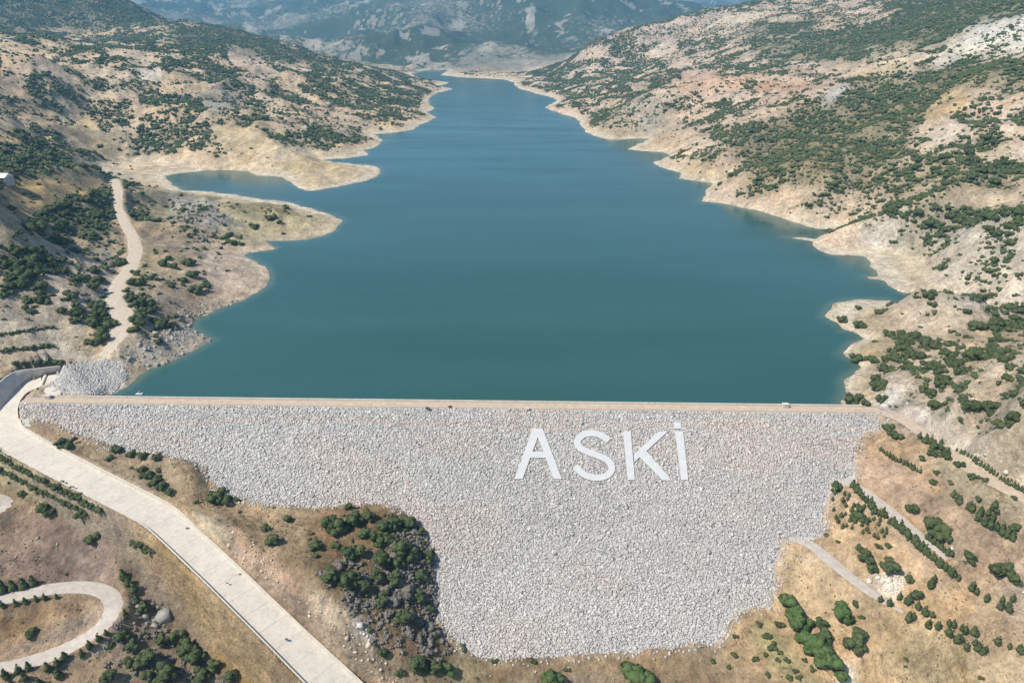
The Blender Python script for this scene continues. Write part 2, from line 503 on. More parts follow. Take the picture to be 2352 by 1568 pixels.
# ---------------------------------------------------------------- colours of the land (painted where the things are)
U, V = project(X, Y, H)
wn = np.clip(Y / 400, 0.3, 1)
U2 = U + (fbm(X / 9 / np.maximum(Y / 300, 1), Y / 9 / np.maximum(Y / 300, 1), 3, 81) - 0.5) * 34
V2 = V + (fbm(X / 9 / np.maximum(Y / 300, 1), Y / 9 / np.maximum(Y / 300, 1), 3, 91) - 0.5) * 26
TAN = (.53, .42, .30); PALE = (.52, .445, .345); WHITE = (.66, .62, .55); BROWN = (.27, .195, .125); PINK = (.50, .405, .32); GREYR = (.34, .32, .29)
OCHRE = (.44, .325, .19); OLIVE = (.31, .275, .18); DARK = (.17, .16, .105); RED = (.36, .235, .155); LGREY = (.43, .42, .40); STRAW = (.50, .41, .27)
colr = np.zeros(X.shape + (3,)); colr[:] = PINK
veg = np.full(X.shape, 0.8)
leftm = X < 0
colr[leftm] = TAN
PAINT = [
 # poly, colour, vegetation 0..1.5
 ([(-400,-200),(2800,-200),(2800,130),(1500,150),(1000,170),(-400,60)], PINK, 1.0, 2700),
 ([(-200,60),(400,60),(940,170),(1000,280),(700,300),(400,240),(-200,230)], TAN, 1.0, 0),
 ([(-200,-200),(300,-200),(300,0),(375,62),(250,55),(120,72),(-200,75)], DARK, 1.25, 0),
 ([(380,60),(560,60),(700,128),(820,150),(740,160),(560,120),(400,110)], DARK, 1.1, 0),
 ([(120,60),(260,70),(260,85),(150,82)], TAN, .5, 0),
 ([(520,108),(600,128),(645,178),(580,182),(560,165),(520,150)], PINK, .06, 0),
 ([(640,140),(700,150),(720,170),(660,160)], PINK, .1, 0),
 ([(238,112),(350,120),(352,136),(240,130)], PALE, .05, 0),
 ([(0,110),(150,100),(160,125),(0,140)], TAN, .25, 0),
 ([(315,160),(375,155),(380,180),(325,192)], WHITE, .2, 0),
 ([(190,203),(320,213),(310,232),(180,225)], TAN, .05, 0),
 ([(130,140),(240,165),(235,178),(120,165)], PINK, .2, 0),
 ([(460,205),(560,215),(570,260),(480,250)], GREYR, .5, 0),
 ([(600,230),(780,250),(860,290),(700,300),(620,280)], TAN, .35, 0),
 ([(0,165),(60,180),(40,215),(0,215)], PINK, .2, 0),
 ([(40,250),(180,262),(140,300),(20,290)], TAN, .25, 0),
 ([(130,300),(200,270),(262,325),(320,352),(240,362),(160,345)], STRAW, .03, 0),
 ([(295,210),(318,210),(318,300),(300,330)], TAN, .05, 0),
 ([(480,285),(560,300),(660,330),(715,352),(600,385),(520,345)], STRAW, .05, 0),
 ([(250,360),(400,355),(560,365),(700,350),(860,378),(885,398),(720,442),(580,400),(380,402),(330,392)], PALE, .015, 0),
 ([(560,385),(720,355),(870,380),(885,398),(720,440),(650,400)], STRAW, .01, 0),
 ([(-200,310),(60,330),(130,350),(230,380),(262,405),(150,402),(80,402),(0,470),(-200,520)], DARK, 1.15, 0),
 ([(130,355),(240,375),(330,405),(300,412),(170,380)], GREYR, .4, 0),
 ([(0,425),(60,405),(150,405),(235,412),(250,440),(160,455),(90,482),(30,535),(-100,560)], OCHRE, .06, 0),
 ([(90,480),(170,450),(245,435),(268,500),(245,545),(200,552),(150,560),(100,500)], DARK, 1.5, 0),
 ([(-200,560),(100,540),(230,555),(245,650),(150,730),(-200,700)], PINK, .42, 0),
 ([(0,590),(60,560),(110,640),(100,700),(30,650)], DARK, 1.0, 0),
 ([(285,425),(400,432),(600,460),(790,505),(740,545),(600,572),(430,520),(330,500)], OLIVE, .10, 0),
 ([(380,440),(500,470),(560,520),(420,510)], GREYR, .22, 0),
 ([(320,510),(430,520),(560,582),(620,640),(500,725),(430,760),(330,720),(325,600)], (.36,.29,.22), .34, 0),
 ([(470,560),(560,582),(620,640),(500,700),(470,640)], PINK, .05, 0),
 ([(355,600),(430,590),(430,630),(370,640)], STRAW, .05, 0),
 ([(320,500),(350,560),(345,640),(310,700),(300,690),(318,600)], OLIVE, .3, 0),
 ([(230,560),(262,600),(250,700),(200,720),(215,640)], GREYR, .3, 0),
 ([(-200,700),(200,720),(215,830),(-200,840)], (.38,.34,.27), .12, 0),
 ([(-200,735),(180,745),(180,765),(-200,762)], PALE, .05, 0),
 ([(-200,800),(190,790),(200,820),(-200,822)], PALE, .02, 0),
 ([(255,790),(330,765),(440,750),(495,785),(350,862),(280,850)], (.36,.345,.30), .22, 0),
 ([(285,845),(345,850),(320,880),(290,890),(280,870)], OCHRE, .1, 0),
 ([(120,846),(225,825),(270,830),(300,862),(270,906),(105,910)], LGREY, 0, 0),
 # right bank
 ([(1180,150),(1500,90),(1700,100),(1700,300),(1560,330),(1350,300),(1200,200)], PINK, .95, 0),
 ([(1450,72),(1750,8),(2050,0),(2000,60),(1800,90),(1500,100)], PINK, .55, 0),
 ([(1650,22),(1780,30),(1730,50),(1620,48)], PALE, .1, 0),
 ([(1700,60),(1900,40),(1850,68),(1720,85)], DARK, .9, 0),
 ([(1730,100),(2050,45),(2140,-60),(2600,-200),(2600,30),(2352,35),(2130,105),(1900,118),(1740,125)], DARK, 1.3, 0),
 ([(1880,140),(2000,148),(2012,175),(1900,175)], PINK, .02, 0),
 ([(1750,185),(1920,195),(1860,215),(1740,215)], (.47,.31,.22), .12, 0),
 ([(1560,165),(1740,170),(1700,205),(1560,215)], (.47,.33,.24), .15, 0),
 ([(1500,125),(1560,120),(1600,160),(1530,165)], PINK, .2, 0),
 ([(1740,118),(1960,100),(2100,110),(2100,140),(2000,148),(1880,138),(1780,140)], DARK, 1.0, 0),
 ([(1995,105),(2110,110),(2110,180),(2020,180)], PALE, .45, 0),
 ([(2130,150),(2220,70),(2352,38),(2600,0),(2600,100),(2352,110),(2200,150),(2140,168)], WHITE, .12, 0),
 ([(2250,90),(2352,75),(2352,140),(2280,130)], WHITE, .5, 0),
 ([(1680,330),(1800,260),(1960,185),(2150,165),(2400,130),(2400,215),(2200,205),(2100,290),(2060,400),(1900,430),(1740,430)], (.25,.21,.14), 1.35, 0),
 ([(1880,245),(1905,205),(1945,185),(1940,200),(1905,245)], LGREY, .2, 0),
 ([(1350,300),(1400,255),(1480,222),(1560,290),(1540,310),(1470,322),(1400,320)], (.33,.28,.21), .45, 0),
 ([(1455,235),(1500,232),(1520,285),(1470,300)], GREYR, .5, 0),
 ([(1480,322),(1560,300),(1620,310),(1640,335),(1560,350),(1440,346)], TAN, .08, 0),
 ([(1500,372),(1600,368),(1700,420),(1640,425),(1560,395)], STRAW, .08, 0),
 ([(2125,245),(2210,212),(2235,225),(2220,260),(2130,292)], OCHRE, .15, 0),
 ([(2250,225),(2352,300),(2500,340),(2500,390),(2352,350),(2280,290)], PINK, .12, 0),
 ([(2090,340),(2180,310),(2200,330),(2110,370)], PALE, .2, 0),
 ([(2060,400),(2300,300),(2352,400),(2352,440),(2180,470),(2020,440)], (.42,.35,.25), 1.0, 0),
 ([(2160,465),(2230,430),(2320,440),(2352,485),(2200,492),(2140,490)], PALE, .03, 0),
 ([(1800,440),(1900,440),(2040,480),(2000,520),(1880,520),(1760,490)], TAN, .5, 0),
 ([(2050,500),(2200,485),(2500,470),(2500,500),(2240,510),(2110,560),(2050,570)], (.25,.22,.14), 2.0, 0),
 ([(1985,530),(2040,500),(2100,520),(2040,560),(1990,585)], WHITE, .15, 0),
 ([(2050,575),(2150,530),(2352,500),(2600,490),(2600,680),(2352,690),(2200,712),(2120,670)], (.56,.50,.42), .6, 0),
 ([(2040,600),(2120,570),(2250,560),(2150,620),(2200,690),(2140,680)], (.5,.43,.33), 1.0, 0),
 ([(1990,690),(2150,712),(2352,692),(2600,690),(2600,1300),(2352,1140),(2230,1000),(2080,925),(2036,885),(2050,820),(2010,760)], (.54,.44,.33), 1.5, 0),
 ([(2090,760),(2200,720),(2260,730),(2120,800)], PALE, .2, 0),
 ([(2040,880),(2090,870),(2100,905),(2050,905)], PALE, .1, 0),
 ([(1890,690),(1990,688),(2016,720),(2030,765),(2055,800),(2000,860),(2010,925),(1935,930)], STRAW, .10, 0),
 ([(2030,880),(2080,920),(2060,935),(2010,935)], WHITE, .05, 0),
 # downstream right
 ([(2028,950),(2352,1140),(2800,1400),(2800,2300),(1050,2300),(1095,1510),(1650,1480),(1690,1400),(1800,1240),(1960,1085),(1960,1000)], (.40,.29,.185), .02, 0),
 ([(2060,925),(2130,940),(2210,1010),(2352,1115),(2500,1180),(2500,1200),(2352,1140),(2240,1070),(2130,985)], WHITE, .02, 0),
 ([(1965,1010),(2060,985),(2352,1180),(2352,1290),(2200,1200),(2080,1110),(1965,1060)], (.38,.27,.165), .04, 0),
 ([(1960,1035),(2100,1080),(2240,1190),(2500,1330),(2500,1420),(2300,1290),(2110,1170),(1962,1090)], (.385,.25,.175), .02, 0),
 ([(2150,1020),(2352,1150),(2500,1230),(2500,1300),(2352,1220),(2200,1130)], OLIVE, .04, 0),
 ([(1985,1330),(2060,1315),(2075,1350),(2040,1370)], WHITE, 0, 0),
 ([(2150,1240),(2210,1265),(2210,1280),(2160,1255)], WHITE, 0, 0),
 ([(2290,1330),(2352,1345),(2500,1390),(2500,1420),(2352,1385),(2300,1355)], WHITE, 0, 0),
 ([(1920,1525),(1990,1560),(2010,1600),(1930,1590)], WHITE, 0, 0),
 ([(1770,1300),(1812,1245),(1990,1370),(2120,1480),(2352,1540),(2500,1600),(2500,2000),(2000,2000),(1960,1480),(1780,1380)], (.43,.325,.21), .015, 0),
 ([(2100,1420),(2352,1500),(2500,1560),(2500,1800),(2200,1650),(2000,1500)], (.42,.34,.225), .01, 0),
 ([(1100,1512),(1650,1482),(1760,1600),(1300,1620)], (.31,.235,.155), .03, 0),
 ([(1740,1410),(1900,1568),(1850,1600),(1720,1480)], (.30,.26,.15), .1, 0),
 # downstream left
 ([(40,955),(110,968),(480,1060),(480,1112),(740,1168),(720,1330),(900,1560),(1100,2300),(760,2300),(560,1320),(430,1180),(100,1010)], (.34,.265,.18), .13, 0),
 ([(60,958),(140,970),(170,1000),(110,1005),(60,985)], (.33,.25,.19), .02, 0),
 ([(380,1062),(476,1072),(480,1110),(420,1100)], (.24,.18,.12), .3, 0),
 ([(530,1215),(600,1260),(720,1400),(790,1480),(780,1500),(640,1370),(520,1270)], (.58,.42,.33), .03, 0),
 ([(440,1175),(520,1200),(530,1270),(460,1215)], (.42,.38,.31), .02, 0),
 ([(690,1325),(760,1365),(850,1450),(860,1495),(800,1480),(700,1390)], (.66,.55,.42), .03, 0),
 ([(700,1400),(780,1470),(860,1540),(980,1640),(820,1600),(760,1490)], (.50,.37,.24), .04, 0),
 ([(800,1400),(855,1450),(855,1490),(815,1455)], WHITE, 0, 0),
 ([(740,1160),(790,1150),(880,1155),(940,1170),(980,1230),(1010,1420),(1050,1510),(1030,1550),(880,1520),(850,1440),(720,1320),(700,1220)], (.27,.185,.12), 1.3, 0),
 ([(930,1190),(990,1240),(1012,1330),(1005,1420),(940,1420),(880,1380),(850,1300)], (.24,.19,.15), 2.6, 0),
 ([(1010,1430),(1120,1520),(1110,1700),(930,1700),(1000,1560)], (.32,.265,.175), .08, 0),
 ([(-400,1010),(0,1040),(300,1195),(690,1570),(800,2300),(-400,2300)], (.34,.26,.185), .05, 0),
 ([(-200,1035),(0,1045),(230,1165),(200,1190),(0,1100),(-200,1040)], (.33,.31,.19), .1, 0),
 ([(-60,1200),(40,1180),(150,1190),(240,1240),(270,1320),(150,1340),(-60,1350)], (.31,.235,.19), .03, 0),
 ([(300,1195),(400,1270),(700,1570),(560,1600),(420,1420),(330,1280)], (.40,.27,.12), .06, 0),
 ([(240,1210),(330,1290),(430,1420),(560,1570),(500,1590),(380,1450),(290,1330)], (.20,.16,.12), .4, 0),
 ([(0,1390),(150,1365),(230,1365),(200,1410),(60,1460),(0,1480)], (.33,.23,.14), .02, 0),
 ([(80,1470),(240,1400),(250,1420),(100,1490),(0,1520),(0,1500)], (.44,.34,.27), .01, 0),
 ([(230,1560),(300,1440),(440,1460),(560,1600)], (.30,.24,.18), .6, 0),
]
for poly, c_, vg, ymin in PAINT:
    msk = in_poly(U2, V2, poly)
    if ymin:
        msk &= Y > ymin
    else:
        msk &= Y < 2750
    colr[msk] = c_; veg[msk] = vg
dsm = (Y > 2700)
colr[dsm] = (.235, .225, .19); veg[dsm] = 1.0
bn = fbm(X / 100, Y / 140, 5, 101, .68)
bare = dsm & (bn > .645)
veg[bare] = 0.3; colr[bare] = (.50, .44, .37)
# clumping, drainage lines carry the scrub
cl = fbm(X / 38, Y / 30, 4, 111); rg = ridged(X / 46, Y / 58, 2, 9)
cl_n = sstep(.40, .53, cl + (0.55 - rg) * 0.35)
clump = np.where(veg > 1.05, 0.62 + 0.55 * cl_n, 0.16 + 1.45 * cl_n)
clump = np.where(Y < 330, np.clip(0.5 + 1.2 * (fbm(X / 12, Y / 12, 3, 121) - 0.35) * 2, 0.1, 1.8), clump)
rb_ = in_poly(U, V, [(1990,690),(2600,690),(2600,1300),(2352,1125),(2240,1040),(2080,925),(2036,885)])
clump = np.where(rb_, (.16 + .95 * sstep(.42, .58, fbm(X / 11, Y / 11, 3, 611))) * np.where(Y < 330, 1.25, .75), clump)
vegd = veg * clump
band = up_side & (Y > 240) & (Y < 3000)
vegd = np.where(band, vegd * sstep(3.0, 6.5, H + (fbm(X / 20, Y / 20, 2, 131) - .5) * 3), vegd)
for k, pr in road_lines.items():
    bx = (Y < 800)
    d = line_dist(X[bx], Y[bx], pr[::3])
    vv = vegd[bx]; vv *= sstep(4.5, 7, d); vegd[bx] = vv
bx = (Y < 330)
dch = line_dist(X[bx], Y[bx], cm[::3]); vv = vegd[bx]; vv *= sstep(9, 12, dch); vegd[bx] = vv
tmp = vegd[mf]; tmp[fsd < 1.5] = 0; tmp[top] = 0; vegd[mf] = tmp
def blur(a, k):
    for ax in (0, 1):
        for _ in range(2):
            c_ = np.cumsum(np.concatenate([np.repeat(np.take(a, [0], ax), k + 1, ax), a, np.repeat(np.take(a, [-1], ax), k, ax)], ax), ax)
            n_ = a.shape[ax]
            a = (np.take(c_, np.arange(2 * k + 1, 2 * k + 1 + n_), ax) - np.take(c_, np.arange(0, n_), ax)) / (2 * k + 1)
    return a


soft = blur(colr, 9)
mixn = sstep(.35, .65, fbm(X / 17, Y / 15, 3, 301))[..., None]
nearw = np.where(Y < 330, .35, 1.0)[..., None]
softw = (.75 - .6 * mixn) * nearw
colr = blur(colr, 2) * (1 - softw) + soft * softw
# soil tone: patches, strata, pale drawdown band at the water line
n1 = fbm(X / 60, Y / 60, 4, 141); n2 = fbm(X / 11, Y / 11, 3, 151); n3 = fbm(X / 3.1, Y / 3.1, 2, 161)
tone = 1 + (n1 - .5) * .75 + (n2 - .5) * .62 + (n3 - .5) * .42 * (Y < 900)
hue = (fbm(X / 42 + 7, Y / 42, 3, 171) - .5)
colr = colr * tone[..., None] * (1 + hue[..., None] * np.array([.10, -.02, -.22]))
strip = 0.5 + 0.5 * np.sin(H * 5.2 + n2 * 5)
bandc = np.array([.56, .475, .35])
wband = np.where(band & (lsd > 0), 1 - sstep(1.8, 4.2, H + (n2 - .5) * 3.2), 0) * np.where(lsd < 90, 1, 0)
wband *= np.where((X < -60) & (Y < 640), 0.35, 0.92)
wet = np.where(band, 1 - sstep(0.15, 0.9, H), 0)
bc = bandc * (0.86 + 0.2 * strip[..., None]) * (0.85 + 0.5 * (n2[..., None] - .2))
colr = colr * (1 - wband[..., None]) + bc * wband[..., None]
edge = np.where(band, sstep(0.2, 0.6, H) * (1 - sstep(0.9, 1.6, H)), 0) * wband
colr = colr * (1 - .5 * edge[..., None]) + np.array([.66, .62, .54]) * .5 * edge[..., None]
gy, gx = np.gradient(H)
slope = np.hypot(gx / (Y * (S1[1] - S1[0])), gy / (Y * (Q1[1] - Q1[0])))
rock = .5 * sstep(.85, 1.35, slope + (n2 - .5) * .5)[..., None] * (Y < 2500)[..., None]
colr = colr * (1 - .6 * rock) + np.array([.36, .33, .29]) * .6 * rock
under = np.clip(vegd, 0, 1.3)[..., None] * 0.22
colr = colr * (1 - under) + np.array([.13, .125, .075]) * under
lum = colr.mean(-1, keepdims=True); colr = lum + (colr - lum) * 1.16
colr = np.clip(colr, .01, .8)
fv = np.where(Y > 2650, np.where(bare, .35,   .90 + .45 * (fbm(X / 420, Y / 420, 3, 311) - .5) * 2 - .22 * (1 - sstep(2700, 3600, Y))), vegd * .62)
farveg = np.clip(fv, 0, 1.2) * sstep(1700, 2600, Y)

# ---------------------------------------------------------------- materials
def mat(name, rough=0.9, spec=0.2):
    m = bpy.data.materials.new(name); m.use_nodes = True
    n = m.node_tree.nodes; l = m.node_tree.links
    b = n['Principled BSDF']; b.inputs['Roughness'].default_value = rough
    b.inputs['Specular IOR Level'].default_value = spec
    return m, n, l, b


def mixc(n, l, fac, a, b, mode='MIX'):
    x = n.new('ShaderNodeMix'); x.data_type = 'RGBA'; x.blend_type = mode
    for s, val in ((x.inputs[0], fac), (x.inputs[6], a), (x.inputs[7], b)):
        if isinstance(val, (int, float)):
            s.default_value = val
        elif isinstance(val, tuple):
            s.default_value = (*val, 1) if len(val) == 3 else val
        else:
            l.new(val, s)
    return x.outputs[2]


def noise(n, l, scale, detail=4, rough=0.6, vec=None):
    t = n.new('ShaderNodeTexNoise'); t.inputs['Scale'].default_value = scale
    t.inputs['Detail'].default_value = detail; t.inputs['Roughness'].default_value = rough
    if vec is None:
        tc = n.new('ShaderNodeNewGeometry'); vec = tc.outputs['Position']
    l.new(vec, t.inputs['Vector'])
    return t.outputs[0]


def ramp(n, l, fac, stops):
    r = n.new('ShaderNodeValToRGB'); l.new(fac, r.inputs[0])
    e = r.color_ramp.elements
    while len(e) < len(stops):
        e.new(0.5)
    for el, (p, c) in zip(e, stops):
        el.position = p; el.color = (c, c, c, 1) if isinstance(c, (int, float)) else (*c, 1)
    return r.outputs[0]


def bump(n, l, b, h, strength, dist):
    x = n.new('ShaderNodeBump'); x.inputs['Strength'].default_value = strength; x.inputs['Distance'].default_value = dist
    l.new(h, x.inputs['Height']); l.new(x.outputs[0], b.inputs['Normal'])


def math_n(n, l, op, a, b):
    x = n.new('ShaderNodeMath'); x.operation = op
    for s, val in ((x.inputs[0], a), (x.inputs[1], b)):
        if isinstance(val, (int, float)):
            s.default_value = val
        else:
            l.new(val, s)
    return x.outputs[0]


def m_ground():
    m, n, l, b = mat('ground', 0.95, 0.1)
    a = n.new('ShaderNodeAttribute'); a.attribute_name = 'soil'
    v = n.new('ShaderNodeAttribute'); v.attribute_name = 'farveg'
    c = mixc(n, l, 1.0, a.outputs['Color'], ramp(n, l, noise(n, l, 0.42, 7, 0.75), [(.3, .55), (.5, 1.0), (.72, 1.42)]), 'MULTIPLY')
    c = mixc(n, l, 1.0, c, ramp(n, l, noise(n, l, 0.11, 8, 0.78), [(.34, .66), (.5, 1.0), (.66, 1.30)]), 'MULTIPLY')
    tuft = ramp(n, l, noise(n, l, 1.3, 3, 0.6), [(.57, 0.0), (.66, .6)])
    c = mixc(n, l, tuft, c, (.15, .135, .075))
    d = noise(n, l, 0.045, 5, 0.72)
    fac = math_n(n, l, 'ADD', d, math_n(n, l, 'MULTIPLY', v.outputs['Fac'], 0.42))
    fm = ramp(n, l, fac, [(.76, 0.0), (.84, 1.0)])
    fm2 = math_n(n, l, 'MULTIPLY', fm, ramp(n, l, v.outputs['Fac'], [(.02, 0.0), (.15, 1.0)]))
    c = mixc(n, l, fm2, c, (.060, .080, .045))
    l.new(c, b.inputs['Base Color'])
    hgt = math_n(n, l, 'ADD', noise(n, l, 0.9, 5, 0.65), math_n(n, l, 'MULTIPLY', noise(n, l, 0.085, 8, 0.72), 7.0))
    bump(n, l, b, hgt, 0.75, 0.75)
    return m


def m_simple(name, c1, c2, scale, rough=.9, bs=0.3, bd=.1, spec=.2):
    m, n, l, b = mat(name, rough, spec)
    f = ramp(n, l, noise(n, l, scale, 5, .65), [(.32, 0.0), (.68, 1.0)])
    c = mixc(n, l, f, c1, c2)
    if name == 'concrete':
        c = mixc(n, l, 1.0, c, ramp(n, l, noise(n, l, .7, 7, .75), [(.32, .80), (.5, 1.0), (.7, 1.04)]), 'MULTIPLY')
    l.new(c, b.inputs['Base Color'])
    bump(n, l, b, noise(n, l, scale * 4, 4, .6), bs, bd)
    return m


def m_leaf(name, c1, c2, c3):
    m, n, l, b = mat(name, .8, .15)
    o = n.new('ShaderNodeObjectInfo')
    c = mixc(n, l, o.outputs['Random'], c1, c2)
    f = ramp(n, l, noise(n, l, 1.1, 4, .7), [(.42, 0.0), (.60, 1.0)])
    c = mixc(n, l, math_n(n, l, 'MULTIPLY', f, .75), c, c3)
    l.new(c, b.inputs['Base Color'])
    return m


def m_water():
    m, n, l, b = mat('water', .12, .5)
    b.inputs['IOR'].default_value = 1.42
    g = n.new('ShaderNodeNewGeometry')
    mp = n.new('ShaderNodeMapping'); mp.inputs['Scale'].default_value = (.22, 1.0, 1.0)
    l.new(g.outputs['Position'], mp.inputs['Vector'])
    big = noise(n, l, .012, 4, .6, mp.outputs[0])
    c = mixc(n, l, ramp(n, l, big, [(.35, 0.0), (.65, 1.0)]), (.024, .080, .070), (.030, .098, .090))
    sh = n.new('ShaderNodeAttribute'); sh.attribute_name = 'shallow'
    c = mixc(n, l, sh.outputs['Fac'], c, (.10, .15, .115))
    l.new(c, b.inputs['Base Color'])
    r = ramp(n, l, noise(n, l, .02, 5, .65, mp.outputs[0]), [(.36, .10), (.64, .26)])
    l.new(r, b.inputs['Roughness'])
    w1 = noise(n, l, .9, 5, .7); w2 = noise(n, l, .14, 3, .6, mp.outputs[0])
    h = math_n(n, l, 'ADD', w1, math_n(n, l, 'MULTIPLY', w2, 2.5))
    bump(n, l, b, h, .12, .2)
    return m


def m_stone():
    m, n, l, b = mat('dam_stone', .9, .2)
    a = n.new('ShaderNodeAttribute'); a.attribute_name = 'tint'
    c = mixc(n, l, 1.0, a.outputs['Color'], ramp(n, l, noise(n, l, 1.7, 3, .6), [(.3, .82), (.7, 1.12)]), 'MULTIPLY')
    l.new(c, b.inputs['Base Color'])
    return m


M = dict(
    ground=m_ground(), water=m_water(), stone=m_stone(),
    rubble=m_simple('rubble', (.43, .415, .385), (.52, .50, .47), .6, .95, .5, .3),
    road=m_simple('gravel_road', (.44, .37, .29), (.60, .52, .42), .5, .95, .4, .15),
    road_grey=m_simple('grey_road', (.42, .375, .33), (.56, .51, .45), .5, .95, .4, .1),
    road_pink=m_simple('crest_gravel', (.43, .34, .26), (.56, .46, .36), .4, .95, .4, .1),
    concrete=m_simple('concrete', (.57, .525, .445), (.67, .62, .535), .16, .85, .15, .04),
    concrete_b=m_simple('concrete_weathered', (.57, .54, .48), (.70, .67, .60), .22, .85, .15, .04),
    wall=m_simple('wall_concrete', (.42, .40, .37), (.55, .53, .49), .3, .9, .3, .1),
    white=m_simple('white_paint', (.49, .505, .515), (.57, .58, .585), .5, .8, .3, .1),
    drain=m_simple('dark_drain', (.10, .10, .09), (.16, .15, .13), 1.5),
    bark=m_simple('bark', (.10, .075, .055), (.17, .13, .10), 2.0),
    leaf=m_leaf('dark_leaf', (.046, .072, .030), (.078, .106, .046), (.108, .135, .060)),
    leaf_bright=m_leaf('bright_leaf', (.060, .110, .035), (.080, .125, .045), (.115, .160, .060)),
    leaf_grey=m_leaf('grey_leaf', (.135, .125, .105), (.19, .17, .15), (.26, .235, .205)),
    leaf_olive=m_leaf('olive_leaf', (.085, .085, .045), (.14, .125, .07), (.17, .15, .09)),
    roof=m_simple('roof_sheet', (.66, .67, .70), (.76, .77, .79), .8),
)


def newmesh(name, verts, faces, m=None, smooth=False):
    me = bpy.data.meshes.new(name)
    verts = np.asarray(verts, np.float32)
    if isinstance(faces, np.ndarray):
        nf, k = faces.shape
        me.vertices.add(len(verts)); me.vertices.foreach_set('co', verts.ravel())
        me.loops.add(nf * k); me.loops.foreach_set('vertex_index', faces.astype(np.int32).ravel())
        me.polygons.add(nf)
        me.polygons.foreach_set('loop_start', np.arange(0, nf * k, k, dtype=np.int32))
        me.update(calc_edges=True)
    else:
        me.from_pydata([tuple(map(float, v)) for v in verts], [], faces)
        me.update()
    if smooth:
        me.polygons.foreach_set('use_smooth', np.ones(len(me.polygons), bool))
    if m:
        me.materials.append(m)
    return me


def put(name, me, parent=None, loc=None, **props):
    o = bpy.data.objects.new(name, me)
    col.objects.link(o)
    if parent is not None:
        o.parent = parent
    if loc is not None:
        o.location = loc
    for k, v in props.items():
        o[k] = v
    return o


def thing(name, label, category, loc, group=None):
    o = bpy.data.objects.new(name, None); col.objects.link(o); o.location = loc
    o.empty_display_size = 0.5
    o['label'] = label; o['category'] = category
    if group:
        o['group'] = group
    return o


def grid_faces(nr, nc):
    i = np.arange(nr * nc).reshape(nr, nc)
    return np.stack([i[:-1, :-1], i[:-1, 1:], i[1:, 1:], i[1:, :-1]], -1).reshape(-1, 4)


# ---------------------------------------------------------------- terrain and water
me = newmesh('hills', np.stack([X, Y, H], -1).reshape(-1, 3), grid_faces(NQ, NS), M['ground'], True)
at = me.attributes.new('soil', 'FLOAT_COLOR', 'POINT')
at.data.foreach_set('color', np.concatenate([colr, np.ones(X.shape + (1,))], -1).astype(np.float32).ravel())
at = me.attributes.new('farveg', 'FLOAT', 'POINT')
at.data.foreach_set('value', farveg.astype(np.float32).ravel())
put('hills', me, kind='structure')

k4 = 3
Xw, Yw, Lw = X[::k4, ::k4], Y[::k4, ::k4], lsd[::k4, ::k4]
fw = grid_faces(*Xw.shape)
ab = dam_ab(Xw, Yw)[1]
keep = (Lw.ravel()[fw].min(1) < 4) & (ab.ravel()[fw].min(1) > -9) & (Yw.ravel()[fw].max(1) < 3300)
fw = fw[keep]
used, inv = np.unique(fw, return_inverse=True)
me = newmesh('water', np.stack([Xw.ravel()[used], Yw.ravel()[used], np.zeros(len(used))], -1), inv.reshape(-1, 4), M['water'])
at = me.attributes.new('shallow', 'FLOAT', 'POINT')
sh = (1 - sstep(-9, -0.5, -np.abs(Lw.ravel()[used]))) * 0
sh = sstep(-7, 0, Lw.ravel()[used]) * .8
at.data.foreach_set('value', sh.astype(np.float32))
put('water', me, kind='structure')

# ---------------------------------------------------------------- roads
def strip(name, pr, m, lift=0.12, nx=7):
    c = pr[:, :2]; t = np.gradient(c, axis=0); t /= np.linalg.norm(t, axis=1)[:, None]
    nrm = np.stack([-t[:, 1], t[:, 0]], -1)
    w = pr[:, 3] * (1 + 0.12 * (vnoise(np.arange(len(pr)) / 7.0, np.zeros(len(pr)), 3) - .5))
    rows = []
    for a in np.linspace(-1, 1, nx):
        p = c + nrm * (w * a)[:, None]
        z = pr[:, 2] + lift - 0.02 * abs(a)
        rows.append(np.c_[p, np.maximum(z, sampleH(p[:, 0], p[:, 1]) + 0.05) if abs(a) < .95 else sampleH(p[:, 0], p[:, 1]) - .05])
    v = np.stack(rows, 1)
    return newmesh(name, v.reshape(-1, 3), grid_faces(len(pr), nx), m, True)


for k, pr in road_lines.items():
    mm = {'west': M['road'], 'loop': M['road_grey'], 'spur': M['road_grey'], 'east_upper': M['road_pink'], 'east_middle': M['road_grey'], 'east_lower': M['road_grey']}[k]
    put('road', strip('road', pr, mm), kind='structure')

# ---------------------------------------------------------------- boxes and prisms
def box(x0, x1, y0, y1, z0, z1):
    v = [(x0, y0, z0), (x1, y0, z0), (x1, y1, z0), (x0, y1, z0), (x0, y0, z1), (x1, y0, z1), (x1, y1, z1), (x0, y1, z1)]
    f = [(0, 3, 2, 1), (4, 5, 6, 7), (0, 1, 5, 4), (1, 2, 6, 5), (2, 3, 7, 6), (3, 0, 4, 7)]
    return v, f


def sweep(line_a, line_b, z0, z1):
    """A wall between two plan lines with bottom z0 and top z1 (arrays)."""
    n = len(line_a)
    v = []
    for i in range(n):
        v += [(*line_a[i], z0[i]), (*line_b[i], z0[i]), (*line_b[i], z1[i]), (*line_a[i], z1[i])]
    f = []
    for i in range(n - 1):
        for k in range(4):
            a = i * 4 + k; b = i * 4 + (k + 1) % 4
            f.append((a, b, b + 4, a + 4))
    f += [(3, 2, 1, 0), tuple((n - 1) * 4 + k for k in range(4))]
    return v, f


def ab_pts(arr):            # (a, b, z) in dam coordinates -> world
    arr = np.asarray(arr, float)
    x, y = dam_xy(arr[:, 0], arr[:, 1])
    return np.stack([x, y, arr[:, 2]], -1)


